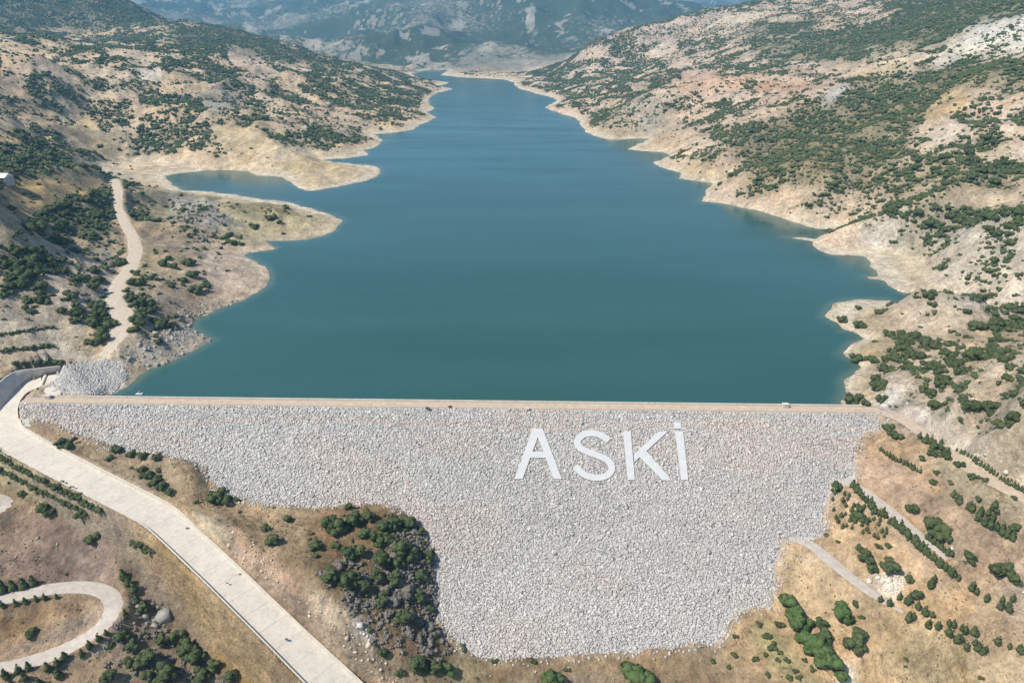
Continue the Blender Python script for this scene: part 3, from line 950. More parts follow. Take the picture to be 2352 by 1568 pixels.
# ---------------------------------------------------------------- the dam
dam = thing('rockfill_dam', 'long rockfill dam of pale grey stone closing the reservoir', 'dam', (*dam_xy(LEN / 2, 3), 0))
inv_dam = -np.array([*dam_xy(LEN / 2, 3), 0])


def dpart(name, v, f, m, smooth=False, parent=None, **pr):
    v = np.asarray(v, float) + inv_dam
    return put(name, newmesh(name, v, f, m, smooth), parent or dam, **pr)


# face sheet: grid in (a, b), kept within 3 m of the outline, uneven
ga = np.arange(-6, LEN + 6, 1.6); gb = np.arange(0.0, -96, -1.4)
GA, GB = np.meshgrid(ga, gb)
gx_, gy_ = dam_xy(GA, GB)
gz_ = CREST + K * GB - 0.25 + (fbm(GA / 2.2, GB / 2.2, 2, 201) - .5) * .35
gz_[0] = CREST - .3
ff = grid_faces(*GA.shape)
cxx = gx_.ravel()[ff].mean(1); cyy = gy_.ravel()[ff].mean(1)
dpl = line_dist(cxx, cyy, face_poly, True); ipl = in_poly(cxx, cyy, face_poly)
dcc = line_dist(cxx, cyy, cm[::2])
ff = ff[(ipl | (dpl < 2.6)) & (dcc > 7.6)]
used, inv = np.unique(ff, return_inverse=True)
dpart('rubble_face', np.stack([gx_.ravel()[used], gy_.ravel()[used], gz_.ravel()[used]], -1), inv.reshape(-1, 4), M['rubble'], True)
# crest block and upstream face
n = 60
al = np.linspace(0, LEN, n)
pa = [];
prof = [(0.02, CREST - .35), (0.0, CREST), (CRW, CREST), (CRW + .02, CREST - .35), (CRW + 45, -22)]
for a in al:
    for b, z in prof:
        pa.append((a, b, z))
dpart('crest', ab_pts(pa), grid_faces(n, len(prof)), M['rubble'])
# crest road sheet, 4 mm above
pa = [(a, b, CREST + .004 + .02 * (1 - abs(b - CRW / 2) / 3)) for a in al for b in (0.7, 1.8, 3.0, 4.2, CRW - .8)]
dpart('crest_road', ab_pts(pa), grid_faces(n, 5), M['road_pink'], True)
# parapet wall upstream: segments, kerb blocks downstream
px = dam_ab(*at_z(118, 911, CREST)[:2])[0]
seg = 12.0
a0 = max(px, 4.0)
pm = None
while a0 + seg - .12 < LEN - 6:
    v, f = box(0, seg - .1, -.2, .2, 0, 1.0)
    if pm is None:
        pm = newmesh('parapet_wall', v, f, M['concrete'])
    o = put('parapet_wall', pm, dam, loc=Vector((*dam_xy(a0, CRW - .35), CREST - .02)) + Vector(inv_dam.tolist()))
    o.rotation_euler = (0, 0, math.atan2(CD[1], CD[0]))
    a0 += seg
kv, kf = box(0, LEN - 6, -.15, .15, -.1, .3)
o = put('kerb', newmesh('kerb', kv, kf, M['road_pink']), dam, loc=Vector((*dam_xy(3, .35), CREST)) + Vector(inv_dam.tolist()))
o.rotation_euler = (0, 0, math.atan2(CD[1], CD[0]))

# lettering, laid on the slope
zx = lambda x: 777.7 + x * .3905
zy = lambda y: 857.3 + y * .3905


def face_prism(pts, lo, hi):
    p = at_plane(*np.array([(zx(a), zy(b)) for a, b in pts]).T)
    nrm = np.array([-K * CN[0], -K * CN[1], 1.0]); nrm /= np.linalg.norm(nrm)
    return p + nrm * lo, p + nrm * hi


def add_quads(strokes, lo=.1, base_hi=.42):
    V_, F_ = [], []
    for i, s in enumerate(strokes):
        b, t = face_prism(s, lo, base_hi + .03 * i)
        k = len(s); o = len(V_)
        V_ += list(b) + list(t)
        F_.append(tuple(o + k + j for j in range(k)))
        for j in range(k):
            F_.append((o + j, o + (j + 1) % k, o + k + (j + 1) % k, o + k + j))
    return V_, F_


Aq = [[(1140,326),(1190,326),(1082,622),(1035,622)], [(1152,326),(1200,326),(1313,622),(1265,622)], [(1112,462),(1238,462),(1246,498),(1104,498)]]
Sc_ = np.array([(1588,398),(1562,372),(1515,352),(1465,350),(1420,368),(1396,402),(1408,436),(1455,462),(1525,483),(1585,508),(1614,548),(1602,590),(1558,616),(1495,618),(1435,598),(1392,548)], float)
tsc = np.linspace(0, 1, len(Sc_)); tf = np.linspace(0, 1, 46)
Sf = smooth_line(np.stack([np.interp(tf, tsc, Sc_[:, k]) for k in (0, 1)], -1), 5)
tn = np.gradient(Sf, axis=0); tn /= np.linalg.norm(tn, axis=1)[:, None]
nn = np.stack([-tn[:, 1], tn[:, 0]], -1) * np.array([20, 18])
Sl, Sr = Sf + nn, Sf - nn
Kq = [[(1672,342),(1718,342),(1742,628),(1700,628)], [(1885,342),(1937,342),(1741,521),(1735,478)], [(1768,492),(1800,448),(1957,630),(1905,630)]]
Iq = [[(1978,342),(2026,342),(2056,628),(2013,628)]]
Dq = [[(1968,290),(2011,290),(2015,327),(1973,327)]]
letters = thing('dam_lettering', 'four huge white letters reading ASKİ laid on the stone face of the dam', 'lettering', tuple(at_plane(1380, 1045)))
lo_ = -np.array(letters.location)


def lpart(name, v, f, parent=letters):
    return put(name, newmesh(name, np.array(v) + lo_, f, M['white']), parent)


lpart('letter', *add_quads(Aq))
b1, t1 = face_prism(Sl, .1, .42); b2, t2 = face_prism(Sr, .1, .42)
ns = len(Sf)
Vs = list(b1) + list(t1) + list(t2) + list(b2)
Fs = []
for i in range(ns - 1):
    for k in range(4):
        a, b = k * ns, ((k + 1) % 4) * ns
        Fs.append((a + i, a + i + 1, b + i + 1, b + i))
Fs += [(0, ns, 2 * ns, 3 * ns), (ns - 1, 4 * ns - 1, 3 * ns - 1, 2 * ns - 1)]
lpart('letter', Vs, Fs)
lpart('letter', *add_quads(Kq))
li = lpart('letter', *add_quads(Iq))
lpart('dot', *add_quads(Dq), parent=li)

# stones: irregular blocks strewn over the face
let_polys = [np.array([(zx(a), zy(b)) for a, b in q]) for q in Aq + Kq + Iq + Dq]
let_polys.append(np.array([(zx(a), zy(b)) for a, b in np.vstack([Sl, Sr[::-1]])]))
NST = 84000
sa = rng.uniform(-3, LEN + 3, NST * 2); sb = -rng.uniform(0.1, 92, NST * 2)
x_, y_ = dam_xy(sa, sb)
ok = (in_poly(x_, y_, face_poly) | (line_dist(x_, y_, face_poly, True) < .6)) & (line_dist(x_, y_, cm[::2]) > 7.4)
sa, sb, x_, y_ = sa[ok], sb[ok], x_[ok], y_[ok]
z_ = plane_z(x_, y_)
u_, v_ = project(x_, y_, z_)
bad = np.zeros(len(x_), bool)
for lp in let_polys:
    bad |= in_poly(u_, v_, lp)
sa, sb, x_, y_, z_ = [q[~bad] for q in (sa, sb, x_, y_, z_)]
cube = np.array([(-1, -1, -1), (1, -1, -1), (1, 1, -1), (-1, 1, -1), (-1, -1, 1), (1, -1, 1), (1, 1, 1), (-1, 1, 1)], float)
cf = np.array([(0, 3, 2, 1), (4, 5, 6, 7), (0, 1, 5, 4), (1, 2, 6, 5), (2, 3, 7, 6), (3, 0, 4, 7)])


def rand_rot(n):
    q = rng.normal(size=(n, 4)); q /= np.linalg.norm(q, axis=1)[:, None]
    w, x, y, z = q.T
    return np.stack([1 - 2 * (y * y + z * z), 2 * (x * y - z * w), 2 * (x * z + y * w), 2 * (x * y + z * w), 1 - 2 * (x * x + z * z), 2 * (y * z - x * w),
                     2 * (x * z - y * w), 2 * (y * z + x * w), 1 - 2 * (x * x + y * y)], -1).reshape(n, 3, 3)


def stone_field(x, y, z, size, tint, flat=1):
    n = len(x)
    v = cube[None] * rng.uniform(.62, 1.1, (n, 8, 3)) * (size[:, None, None] * rng.uniform(.7, 1.25, (n, 1, 3))) * .5
    v = np.einsum('nij,nkj->nki', rand_rot(n), v)
    if flat != 1:
        nr_ = np.array([-K * CN[0], -K * CN[1], 1.0]); nr_ /= np.linalg.norm(nr_)
        v = v - (v @ nr_)[..., None] * nr_ * (1 - flat)
    v = v + np.stack([x, y, z], -1)[:, None]
    f = (cf[None] + (np.arange(n) * 8)[:, None, None]).reshape(-1, 4)
    me = newmesh('stones', v.reshape(-1, 3), f, M['stone'])
    at = me.attributes.new('tint', 'FLOAT_COLOR', 'POINT')
    c4 = np.c_[tint, np.ones(n)]
    at.data.foreach_set('color', np.repeat(c4, 8, 0).astype(np.float32).ravel())
    return me


n = len(x_)
size = rng.uniform(.38, .82, n) * (1 + .6 * (rng.random(n) > .95))
g = rng.normal(.485, .075, n) * (1 + .10 * (fbm(sa / 30, sb / 14, 3, 211) - .5) * 2)
pinkm = sstep(.50, .68, fbm(sa / 40 + 9, sb / 16, 3, 221)) * .8 + (np.abs(sb + 6.5 + 1.2 * np.sin(sa / 30)) < 1.0) * 1.0 + rng.random(n) * .35
tint = g[:, None] * (np.array([1.0, .985, .945]) + pinkm[:, None] * np.array([.07, -.02, -.06]))
tint = np.clip(tint, .25, .78)
me = stone_field(x_ + inv_dam[0], y_ + inv_dam[1], z_ - .10, size, tint, .34)
o = put('stones', me, dam); o['kind'] = 'stuff'
# the largest boulders, singly
bm = []
for k in range(5):
    mk = stone_field(np.zeros(1), np.zeros(1), np.zeros(1), np.ones(1) * 1.0, np.array([[.50, .49, .47]]) * (0.85 + .1 * k))
    bm.append(mk)
sel = rng.choice(n, 260, replace=False)
for i in sel:
    o = put('stone', bm[i % 5], dam, loc=(x_[i] + inv_dam[0], y_[i] + inv_dam[1], z_[i] + .08))
    sc_ = random.uniform(.85, 1.25); o.scale = (sc_, sc_, sc_ * .7); o.rotation_euler = (random.uniform(-.5, .5), random.uniform(-.5, .5), random.uniform(0, 6.28))

# ---------------------------------------------------------------- spillway
spill = thing('spillway_chute', 'long pale concrete spillway chute curving down beside the dam', 'spillway', tuple(chute_mid[5]))
so = -chute_mid[5]


def spart(name, v, f, m, parent=None, **pr):
    return put(name, newmesh(name, np.asarray(v, float) + so, f, m), parent or spill, **pr)


RE = resample(np.c_[right_e, left_e], 1.0)
RE = smooth_line(RE, 6)
re_, le_ = RE[:, :3], RE[:, 3:]
step_n = 8
n_st = len(RE)
i = 0
while i < n_st - 1:
    j = min(i + step_n, n_st - 1)
    ks = list(range(i, j + 1, 2))
    if ks[-1] != j:
        ks.append(j)
    halves = ((0.0, 1.0),)
    for h0, h1 in halves:
        pts = []
        for q, k in enumerate(ks):
            kk = k
            a = re_[kk] * (1 - h0) + le_[kk] * h0; b = re_[kk] * (1 - h1) + le_[kk] * h1
            a = a.copy(); b = b.copy()
            if q == len(ks) - 1:             # an open joint to the next slab
                pv = ks[q - 1]
                a += (re_[pv] * (1 - h0) + le_[pv] * h0 - a) * .035; b += (re_[pv] * (1 - h1) + le_[pv] * h1 - b) * .035
            pts.append((a, b))
        dz = random.uniform(-.012, .012)
        v, f = [], []
        for a, b in pts:
            v += [(a[0], a[1], a[2] + dz), (b[0], b[1], b[2] + dz), (b[0], b[1], b[2] - .4), (a[0], a[1], a[2] - .4)]
        for q in range(len(pts) - 1):
            for e in range(4):
                x1 = q * 4 + e; x2 = q * 4 + (e + 1) % 4
                f.append((x1, x2, x2 + 4, x1 + 4))
        f += [(3, 2, 1, 0), tuple((len(pts) - 1) * 4 + e for e in range(4))]
        spart('concrete_slab', v, f, M['concrete'])
    i = j
# bed beneath the joints
v = []
for a, b in zip(re_, le_):
    v += [(a[0], a[1], a[2] - .12), (b[0], b[1], b[2] - .12)]
spart('bed', v, [(2 * k, 2 * k + 1, 2 * k + 3, 2 * k + 2) for k in range(n_st - 1)], M['wall'])
dirv = re_[:, :2] - le_[:, :2]; dirv /= np.linalg.norm(dirv, axis=1)[:, None]
hh = 1.45
kR = int(np.argmin(np.linalg.norm(re_[:, :2] - right_e[4][:2], axis=1)))
v, f = sweep(re_[kR:, :2], re_[kR:, :2] + dirv[kR:] * .5, re_[kR:, 2] - .6, re_[kR:, 2] + hh)
spart('side_wall', v, f, M['concrete'])
kL = int(np.argmin(np.linalg.norm(le_[:, :2] - left_e[5][:2], axis=1)))
v, f = sweep(le_[kL:, :2], le_[kL:, :2] - dirv[kL:] * .5, le_[kL:, 2] - .6, le_[kL:, 2] + hh)
spart('side_wall', v, f, M['concrete'])
for u, v_, s_ in ((430,1212,.9),(551,1318,.7),(658,1467,.9),(522,1338,.6)):
    fr = np.clip(np.interp(v_, [q[1] for q in CH_R], [q[2] for q in CH_R]) - .3, -60, 5)
    d = np.linalg.norm(re_[:, :2] - at_z(u, v_, fr)[:2], axis=1); kk = int(np.argmin(d))
    z = re_[kk, 2]
    p = at_z(u, v_, z)
    bv, bf = box(p[0] - s_ * .6, p[0] + s_ * .6, p[1] - s_ * .4, p[1] + s_ * .4, z - .1, z + .10)
    spart('drain_cover', bv, bf, M['drain'])

# weir across the head of the chute
weir = thing('overflow_weir', 'low pale concrete weir across the upper end of the spillway', 'weir', tuple(WEIR_A))
wo = -WEIR_A
d = (WEIR_B - WEIR_A)[:2]; L = np.linalg.norm(d); d /= L; nv = np.array([-d[1], d[0]])
prof = [(-2.6, 2.4), (-1.2, 3.4), (-.6, 4.5), (0, 4.9), (.7, 4.9), (.9, 4.4), (.9, 2.4)]
if nv[0] < 0:
    nv = -nv
v = []
for e in np.linspace(-.02, 1.02, 8):
    for b, z in prof:
        q = WEIR_A[:2] + d * L * e + nv * b
        v.append((q[0], q[1], z))
k = len(prof)
f = [tuple(int(t) for t in r) for r in grid_faces(8, k)] + [tuple(range(k)), tuple(range(7 * k, 8 * k))[::-1]]
put('weir_body', newmesh('weir_body', np.array(v) + wo, f, M['concrete']), weir)
ap = [at_z(112, 858, 4.35), at_z(98, 896, 4.35), at_z(116, 910, 4.35), at_z(140, 905, 4.35), at_z(136, 862, 4.35)]
apv = [(p[0], p[1], 4.35) for p in ap] + [(p[0], p[1], 3.0) for p in ap]
put('apron', newmesh('apron', np.array(apv) + wo, [(0, 1, 2, 3, 4), (9, 8, 7, 6, 5)] + [(i, i + 5, (i + 1) % 5 + 5, (i + 1) % 5) for i in range(5)], M['concrete']), weir)

# curved, battered retaining wall outside the chute
top_ = np.array([at_z(*p) for p in [(-60,925,10),(-25,895,10),(0,878,10),(18,862,10),(35,853,9.5),(58,849,9),(82,847,9),(112,843,9),(138,841,8.6)]])
bas_ = np.array([at_z(*p) for p in [(-75,1000,.6),(-35,985,.8),(-5,955,1.2),(12,934,1.6),(32,905,2.2),(59,876,2.8),(95,866,3.0),(116,861,3.2),(138,858,3.4)]])
tb = np.c_[top_, bas_]
q_ = np.linspace(0, 8, 49)
tb = np.stack([np.interp(q_, np.arange(9), tb[:, k]) for k in range(6)], -1); tb = smooth_line(tb, 6)
wallt = thing('retaining_wall', 'tall curved grey concrete retaining wall round the head of the spillway', 'wall', tuple(tb[24, :3]))
ro = -tb[24, :3]
t = np.gradient(tb[:, :2], axis=0); t /= np.linalg.norm(t, axis=1)[:, None]; nr = np.c_[-t[:, 1], t[:, 0], np.zeros(len(t))]
for i in range(0, 48, 4):
    v = []
    for k in range(i, i + 5):
        e = tb[k] if k < i + 4 else tb[k] * .96 + tb[k - 1] * .04
        T_, B_ = e[:3], e[3:]
        v += [B_ - (0, 0, .5), T_, T_ + nr[k] * .7, B_ + nr[k] * .7 - (0, 0, .5)]
    f = []
    for k in range(4):
        for e in range(4):
            x1 = k * 4 + e; x2 = k * 4 + (e + 1) % 4
            f.append((x1, x1 + 4, x2 + 4, x2))
    f += [(0, 1, 2, 3), (19, 18, 17, 16)]
    put('wall_panel', newmesh('wall_panel', np.array(v) + ro, f, M['wall']), wallt)

# riprap slope between the weir and the water: a heap nobody could count
rp = [(125,848),(222,826),(268,832),(298,862),(262,905),(150,908),(118,905)]
rx = rng.uniform(110, 300, 7500); ry = rng.uniform(826, 908, 7500)
okr = in_poly(rx + (vnoise(ry / 4, rx / 9, 5) - .5) * 22, ry + (vnoise(rx / 6, ry / 9, 6) - .5) * 12, rp) & (ry < 906)
pr_ = hit(rx[okr], ry[okr])
ssz = rng.uniform(.4, 1.0, len(pr_))
me = stone_field(pr_[:, 0], pr_[:, 1], pr_[:, 2], ssz, np.clip(rng.normal(.47, .07, len(pr_)), .2, .7)[:, None] * np.array([1.02, .99, .93]), .7)
o = put('riprap', me); o['kind'] = 'stuff'; o['label'] = 'grey riprap stones between the weir and the water'; o['category'] = 'riprap'

ROCKY = [([(530,1215),(600,1260),(720,1400),(860,1495),(980,1640),(900,1600),(690,1410),(520,1270)], .55, .6, (.60,.48,.38)),
 ([(430,700),(510,700),(560,690),(490,740),(495,785),(360,860),(270,830),(290,790),(380,760)], .16, 1.0, (.38,.36,.33)),
 ([(380,440),(520,480),(540,520),(470,560),(400,520)], .06, 1.3, (.25,.23,.21)),
 ([(2060,925),(2130,940),(2210,1010),(2352,1110),(2352,1140),(2240,1070),(2130,985)], .12, .8, (.62,.57,.50)),
 ([(1985,1330),(2060,1315),(2075,1350),(2040,1370)], .5, .8, (.66,.63,.56)),
 ([(2290,1330),(2352,1345),(2352,1385),(2300,1355)], .4, .8, (.66,.63,.56)),
 ([(2150,1240),(2210,1265),(2210,1280),(2160,1255)], .4, .7, (.62,.58,.52)),
 ([(800,1400),(855,1450),(855,1490),(815,1455)], .5, .9, (.62,.60,.56)),
 ([(300,1375),(370,1390),(400,1440),(380,1500),(320,1440)], .22, 1.1, (.30,.29,.27)),
 ([(700,1200),(940,1170),(1010,1420),(1050,1510),(850,1440)], .05, .6, (.30,.26,.22)),
 ([(-100,1200),(240,1210),(270,1330),(-100,1345)], .05, .5, (.36,.29,.25))]
Ua, Va = project(X, Y, H)
cellA = Y * (S1[1] - S1[0]) * Y * (Q1[1] - Q1[0])
parts_r = []
for poly, dn, sz, tn in ROCKY:
    msk = in_poly(Ua, Va, poly) & (Y < 600)
    cnt = rng.poisson(np.where(msk, dn * cellA, 0))
    i_, j_ = np.nonzero(cnt); kk = cnt[i_, j_]; i_ = np.repeat(i_, kk); j_ = np.repeat(j_, kk)
    yy = np.exp(Q1[0] + (i_ + rng.random(len(i_))) * (Q1[1] - Q1[0])); xx = (S1[0] + (j_ + rng.random(len(i_))) * (S1[1] - S1[0])) * yy
    parts_r.append((xx, yy, sampleH(xx, yy), sz * rng.gamma(3, .33, len(xx)), np.array(tn) * rng.uniform(.75, 1.2, (len(xx), 1))))
ex_ = rng.integers(0, len(outline) - 1, 2600); te_ = rng.random(2600)
po_ = outline[ex_, :2] * (1 - te_[:, None]) + outline[ex_ + 1, :2] * te_[:, None] + rng.normal(0, 1.7, (2600, 2))
ke_ = ~in_poly(po_[:, 0], po_[:, 1], face_poly) & (line_dist(po_[:, 0], po_[:, 1], cm[::2]) > 8)
po_ = po_[ke_]
parts_r.append((po_[:, 0], po_[:, 1], sampleH(po_[:, 0], po_[:, 1]), rng.uniform(.35, .95, len(po_)), np.array([.50, .48, .45]) * rng.uniform(.8, 1.15, (len(po_), 1))))
cat_ = [np.concatenate([p[k] for p in parts_r]) for k in range(5)]
okk = (cat_[2] > .1) | (cat_[1] < 260)
cat_ = [c[okk] for c in cat_]
me = stone_field(*cat_[:4], cat_[4])
put('rocks', me, kind='stuff', label='loose rocks and boulders strewn over cut slopes, gully and rocky shore', category='rocks')
print('rocks', len(cat_[0]))

# ---------------------------------------------------------------- plants
def ico(sub):
    import bmesh
    b = bmesh.new(); bmesh.ops.create_icosphere(b, subdivisions=sub, radius=1.0)
    v = np.array([q.co[:] for q in b.verts]); f = np.array([[w.index for w in q.verts] for q in b.faces]); b.free()
    return v, f


I1, I2 = ico(1), ico(2)


def crown_mesh(name, m, kind, seed):
    r = np.random.default_rng(seed)
    Vv, Ff, o = [], [], 0
    if kind == 'tree':
        lobes = [(0, 0, .55, .42)]
        for k in range(11):
            a = r.uniform(0, 6.28); d = r.uniform(.2, .62); zz = r.uniform(.22, .88)
            lobes.append((math.cos(a) * d * (1.15 - zz * .55), math.sin(a) * d * (1.15 - zz * .55), zz, r.uniform(.20, .34)))
        nl, ls, sub = 620, .075, I2
    elif kind == 'conifer':
        lobes = [(r.normal() * .03, r.normal() * .03, z, max(.06, .40 * (1 - z))) for z in (.12, .3, .48, .66, .82)]
        nl, ls, sub = 70, .07, I1
    else:
        lobes = [(0, 0, .30, .42)]
        for k in range(6):
            a = r.uniform(0, 6.28); d = r.uniform(.25, .6)
            lobes.append((math.cos(a) * d, math.sin(a) * d, r.uniform(.15, .48), r.uniform(.20, .36)))
        nl, ls, sub = (300, .085, I1) if kind == 'shrub' else (0, 0, I1)
        if kind == 'far':
            lobes = lobes[:5]
    for (x, y, z, s) in lobes:
        bv, bf = sub
        ph = r.uniform(0, 6.28, 3)
        bumpn = 1 + .20 * np.sin(bv @ r.normal(size=3) * 4 + ph[0]) + .14 * np.sin(bv @ r.normal(size=3) * 8 + ph[1]) + r.normal(size=len(bv)) * .12
        v = bv * bumpn[:, None] * np.array([s, s, s * (.85 if kind != 'conifer' else 1.0)]) + (x, y, z)
        Vv.append(v); Ff.append(bf + o); o += len(v)
    if nl:
        pick = r.integers(0, len(lobes), nl)
        q = r.normal(size=(nl, 3)); q /= np.linalg.norm(q, axis=1)[:, None]; q[:, 2] = np.abs(q[:, 2]) * .9 - .1
        L_ = np.array(lobes)[pick]
        c = L_[:, :3] + q * L_[:, 3:4] * r.uniform(.95, 1.25, (nl, 1))
        t1 = np.cross(q, r.normal(size=(nl, 3))); t1 /= np.linalg.norm(t1, axis=1)[:, None]; t2 = np.cross(q, t1) + q * r.uniform(-.6, .6, (nl, 1))
        sz = ls * r.uniform(.6, 1.3, (nl, 1))
        tri = np.stack([c + t1 * sz, c - t1 * sz * .8 + t2 * sz * .7, c - t2 * sz], 1)
        Vv.append(tri.reshape(-1, 3)); Ff.append(np.arange(nl * 3).reshape(-1, 3) + o)
    me = newmesh(name, np.vstack(Vv), np.vstack(Ff), m)
    return me


def trunk_mesh(seed, limbs=4):
    r = np.random.default_rng(seed)
    V_, F_ = [], []

    def tube(p0, p1, r0, r1, k=6):
        p0, p1 = np.array(p0, float), np.array(p1, float)
        ax = p1 - p0; ax /= np.linalg.norm(ax); s = np.cross(ax, (.3, .9, .1)); s /= np.linalg.norm(s); t = np.cross(ax, s)
        o = len(V_)
        for c, rr in ((p0, r0), ((p0 + p1) / 2 + r.normal(size=3) * .01, (r0 + r1) / 2), (p1, r1)):
            for i in range(k):
                a = i / k * 6.2832
                V_.append(c + (s * math.cos(a) + t * math.sin(a)) * rr)
        for q in range(2):
            for i in range(k):
                F_.append((o + q * k + i, o + q * k + (i + 1) % k, o + (q + 1) * k + (i + 1) % k, o + (q + 1) * k + i))
    tube((0, 0, -.08), (0.01, 0, .5), .05, .03)
    for k in range(limbs):
        a = k / max(limbs, 1) * 6.28 + r.uniform(-.4, .4)
        tube((0, 0, .16 + .07 * k), (math.cos(a) * .34, math.sin(a) * .34, .5 + .06 * k), .026, .008, 5)
    return newmesh('trunk', V_, F_, M['bark'])


protos = {
    'tree': [(crown_mesh('crown', M['leaf'], 'tree', 10 + k), trunk_mesh(k)) for k in range(4)],
    'bright': [(crown_mesh('crown', M['leaf_bright'], 'tree', 30 + k), trunk_mesh(k + 5)) for k in range(2)],
    'conifer': [(crown_mesh('crown', M['leaf'], 'conifer', 50 + k), trunk_mesh(k + 9, 0)) for k in range(3)],
    'shrub': [(crown_mesh('crown', M['leaf'], 'shrub', 60 + k), trunk_mesh(k + 12, 3)) for k in range(4)],
    'grey': [(crown_mesh('crown', M['leaf_grey'], 'shrub', 80 + k), trunk_mesh(k + 16, 4)) for k in range(3)],
}
SQ = {'tree': 1.0, 'bright': 1.05, 'conifer': 1.0, 'shrub': 1.0, 'grey': 1.0}
made = {}


labelled = []


def plant(kind, p, w, label, group, name, cat, hscale=None):
    """One plant: an Empty at its foot with a crown and a trunk."""
    t = thing(name, label, cat, (p[0], p[1], p[2] - .05), group)
    labelled.append((t, p))
    cm_, tm_ = random.choice(protos[kind])
    rz = random.uniform(0, 6.28)
    hs = hscale or {'tree': .95, 'bright': 1.0, 'conifer': 1.15, 'shrub': .95, 'grey': .85}[kind]
    unit = w / (1.55 if kind in ('tree', 'bright') else .80 if kind == 'conifer' else 1.45)
    lift = .10 if kind in ('tree', 'bright', 'conifer') else 0.0
    for nm, mm_ in (('crown', cm_), ('trunk', tm_)):
        o = put(nm, mm_, t)
        o.rotation_euler = (0, 0, rz)
        o.scale = (unit * random.uniform(.92, 1.08), unit * random.uniform(.92, 1.08), unit * hs * random.uniform(.9, 1.1))
        if nm == 'crown':
            o.location = (0, 0, lift * unit)
    return t


def mpp(p):
    return (p[1] * CP - (p[2] - CAMZ) * SP) / FPX


# (u, v of the foot, width in px, kind, label, group)
HAND = []


def hand(items, kind, label, group, name='tree', cat='tree'):
    for it in items:
        HAND.append((it[0], it[1], it[2], kind, it[3] if len(it) > 3 else label, group, name, cat))


G = 'trees on the slopes below the dam'
hand([(1809,1392,52,'topmost tree of the file touching the right foot of the dam'),(1822,1420,50),(1830,1445,52),(1850,1445,36),(1842,1476,46),(1864,1497,58),(1885,1517,60),
      (1909,1532,58),(1928,1560,38)], 'bright', 'leafy green tree in file below right foot of dam', 'file of trees at the right foot of the dam')
hand([(1933,1424,56,'wide bright green tree standing alone uphill of the tree file')], 'bright', '', G)
hand([(1885,1437,30,'small round tree between the tree file and the wide bright green tree'),(1890,1472,42,'dark tree beside the middle of the tree file'),
      (1962,1490,54,'tall dark tree on the tan slope right of the tree file'),(1970,1462,38,'dark tree just uphill of the tall dark tree'),
      (2096,1176,30,'dark round tree alone on the red slope above the middle road'),(2147,1225,56,'broad dark tree above the pale road cut'),(2170,1238,40,'dark tree downhill of the broad tree above the pale cut'),
      (2129,1212,34,'dark tree uphill of the broad tree above the pale cut'),(1984,1288,38,'dark tree below the sapling plot between the two bench roads'),
      (1972,1262,22,'small dark tree uphill of the one below the sapling plot'),(2001,1312,30,'dark round tree by the white rock heap'),(2043,1312,48,'broad dark tree on the upper edge of the white rock heap'),
      (2104,1370,28,'dark round tree alone on the brown slope below the white rock heap'),(2222,1286,32,'dark tree above the pale rock scar near the right edge'),
      (2290,1326,48,'broad dark tree above the white scar at the right edge'),(2313,1312,36,'dark tree behind the broad one at the right edge'),(2323,1338,36,'dark tree below the broad one at the right edge'),
      (2330,1217,24,'small dark tree at the right edge beside the planted rows')], 'tree', '', G)
hand([(1977,1418,16),(1965,1390,20),(2086,1332,22),(2184,1111,18),(2140,1109,22),(2154,1086,18),(2284,1172,20),(2249,1150,20)], 'shrub', 'dark bush on dry slope right of dam', 'bushes on the dry slope right of the dam', 'bush', 'bush')
hand([(1456,1560,66,'large green tree at the bottom edge below the foot of the dam'),(1482,1572,58,'green tree leaning on the large one at the bottom edge')], 'bright', '', G)
hand([(1267,1575,56,'green tree at the bottom edge between the wooded knoll and the large tree')], 'bright', '', G)
hand([(1224,1519,16),(1136,1519,14)], 'shrub', 'small bush at the toe of the stone face', 'bushes at the toe of the stone face', 'bush', 'bush')
KN = 'evergreen trees on the wooded knoll'
hand([(766,1218,52,'broad dark tree at the upper left of the wooded knoll'),(724,1260,30,'small dark tree left of the wooded knoll'),(629,1248,38,'dark tree alone on the brown slope between chute and knoll'),
      (663,1199,24,'small dark tree near the stone face between chute and knoll'),(957,1534,48,'dark tree at the lower left tip of the wooded knoll'),(999,1541,36,'dark tree beside the lower tip of the wooded knoll')], 'tree', '', KN)
hand([(803,1168,22),(812,1203,42),(846,1192,36),(839,1231,34),(883,1218,40),(903,1207,36),(939,1208,42),(966,1226,26),(924,1270,52),(946,1282,42),(982,1287,32),(880,1297,46),(798,1280,36),
      (798,1346,48),(832,1354,44),(815,1338,36),(784,1219,30),(931,1428,46),(880,1388,32),(880,1508,30),(760,1330,40),(862,1330,34),(905,1335,36),(968,1330,34),(960,1375,32),(985,1400,28),(860,1240,30),(912,1300,34)], 'tree', 'dark evergreen tree on the wooded knoll', KN)
hand([(1029,1545,34,'tall tree at the knoll foot throwing a long shadow on grass')], 'bright', '', KN)
LB = 'trees and bushes left of the chute'
hand([(99,1172,42,'wide dark bush pair member by the hedge left of the chute'),(122,1178,34,'dark bush on the right of the wide one by the hedge'),(187,1186,30,'dark bush at the lower end of the hedge left of the chute'),
      (51,1134,22,'small dark bush left of the wide bush by the hedge'),(212,1241,38,'round dark bush alone above the hairpin bend'),(71,1461,34,'dark bush inside the hairpin bend'),(500,1145,44,'dark spreading bush at the edge of the stone face by the road spur'),
      (522,1152,38,'dark bush just right of the spreading one at the stone face'),(546,1150,18,'little dark bush last along the stone face by the road spur')], 'shrub', '', LB, 'bush', 'bush')
hand([(306,1248,26),(326,1255,30),(347,1268,30)], 'shrub', 'dark bush in the short row right beside the chute wall', 'row of bushes beside the chute wall', 'bush', 'bush')
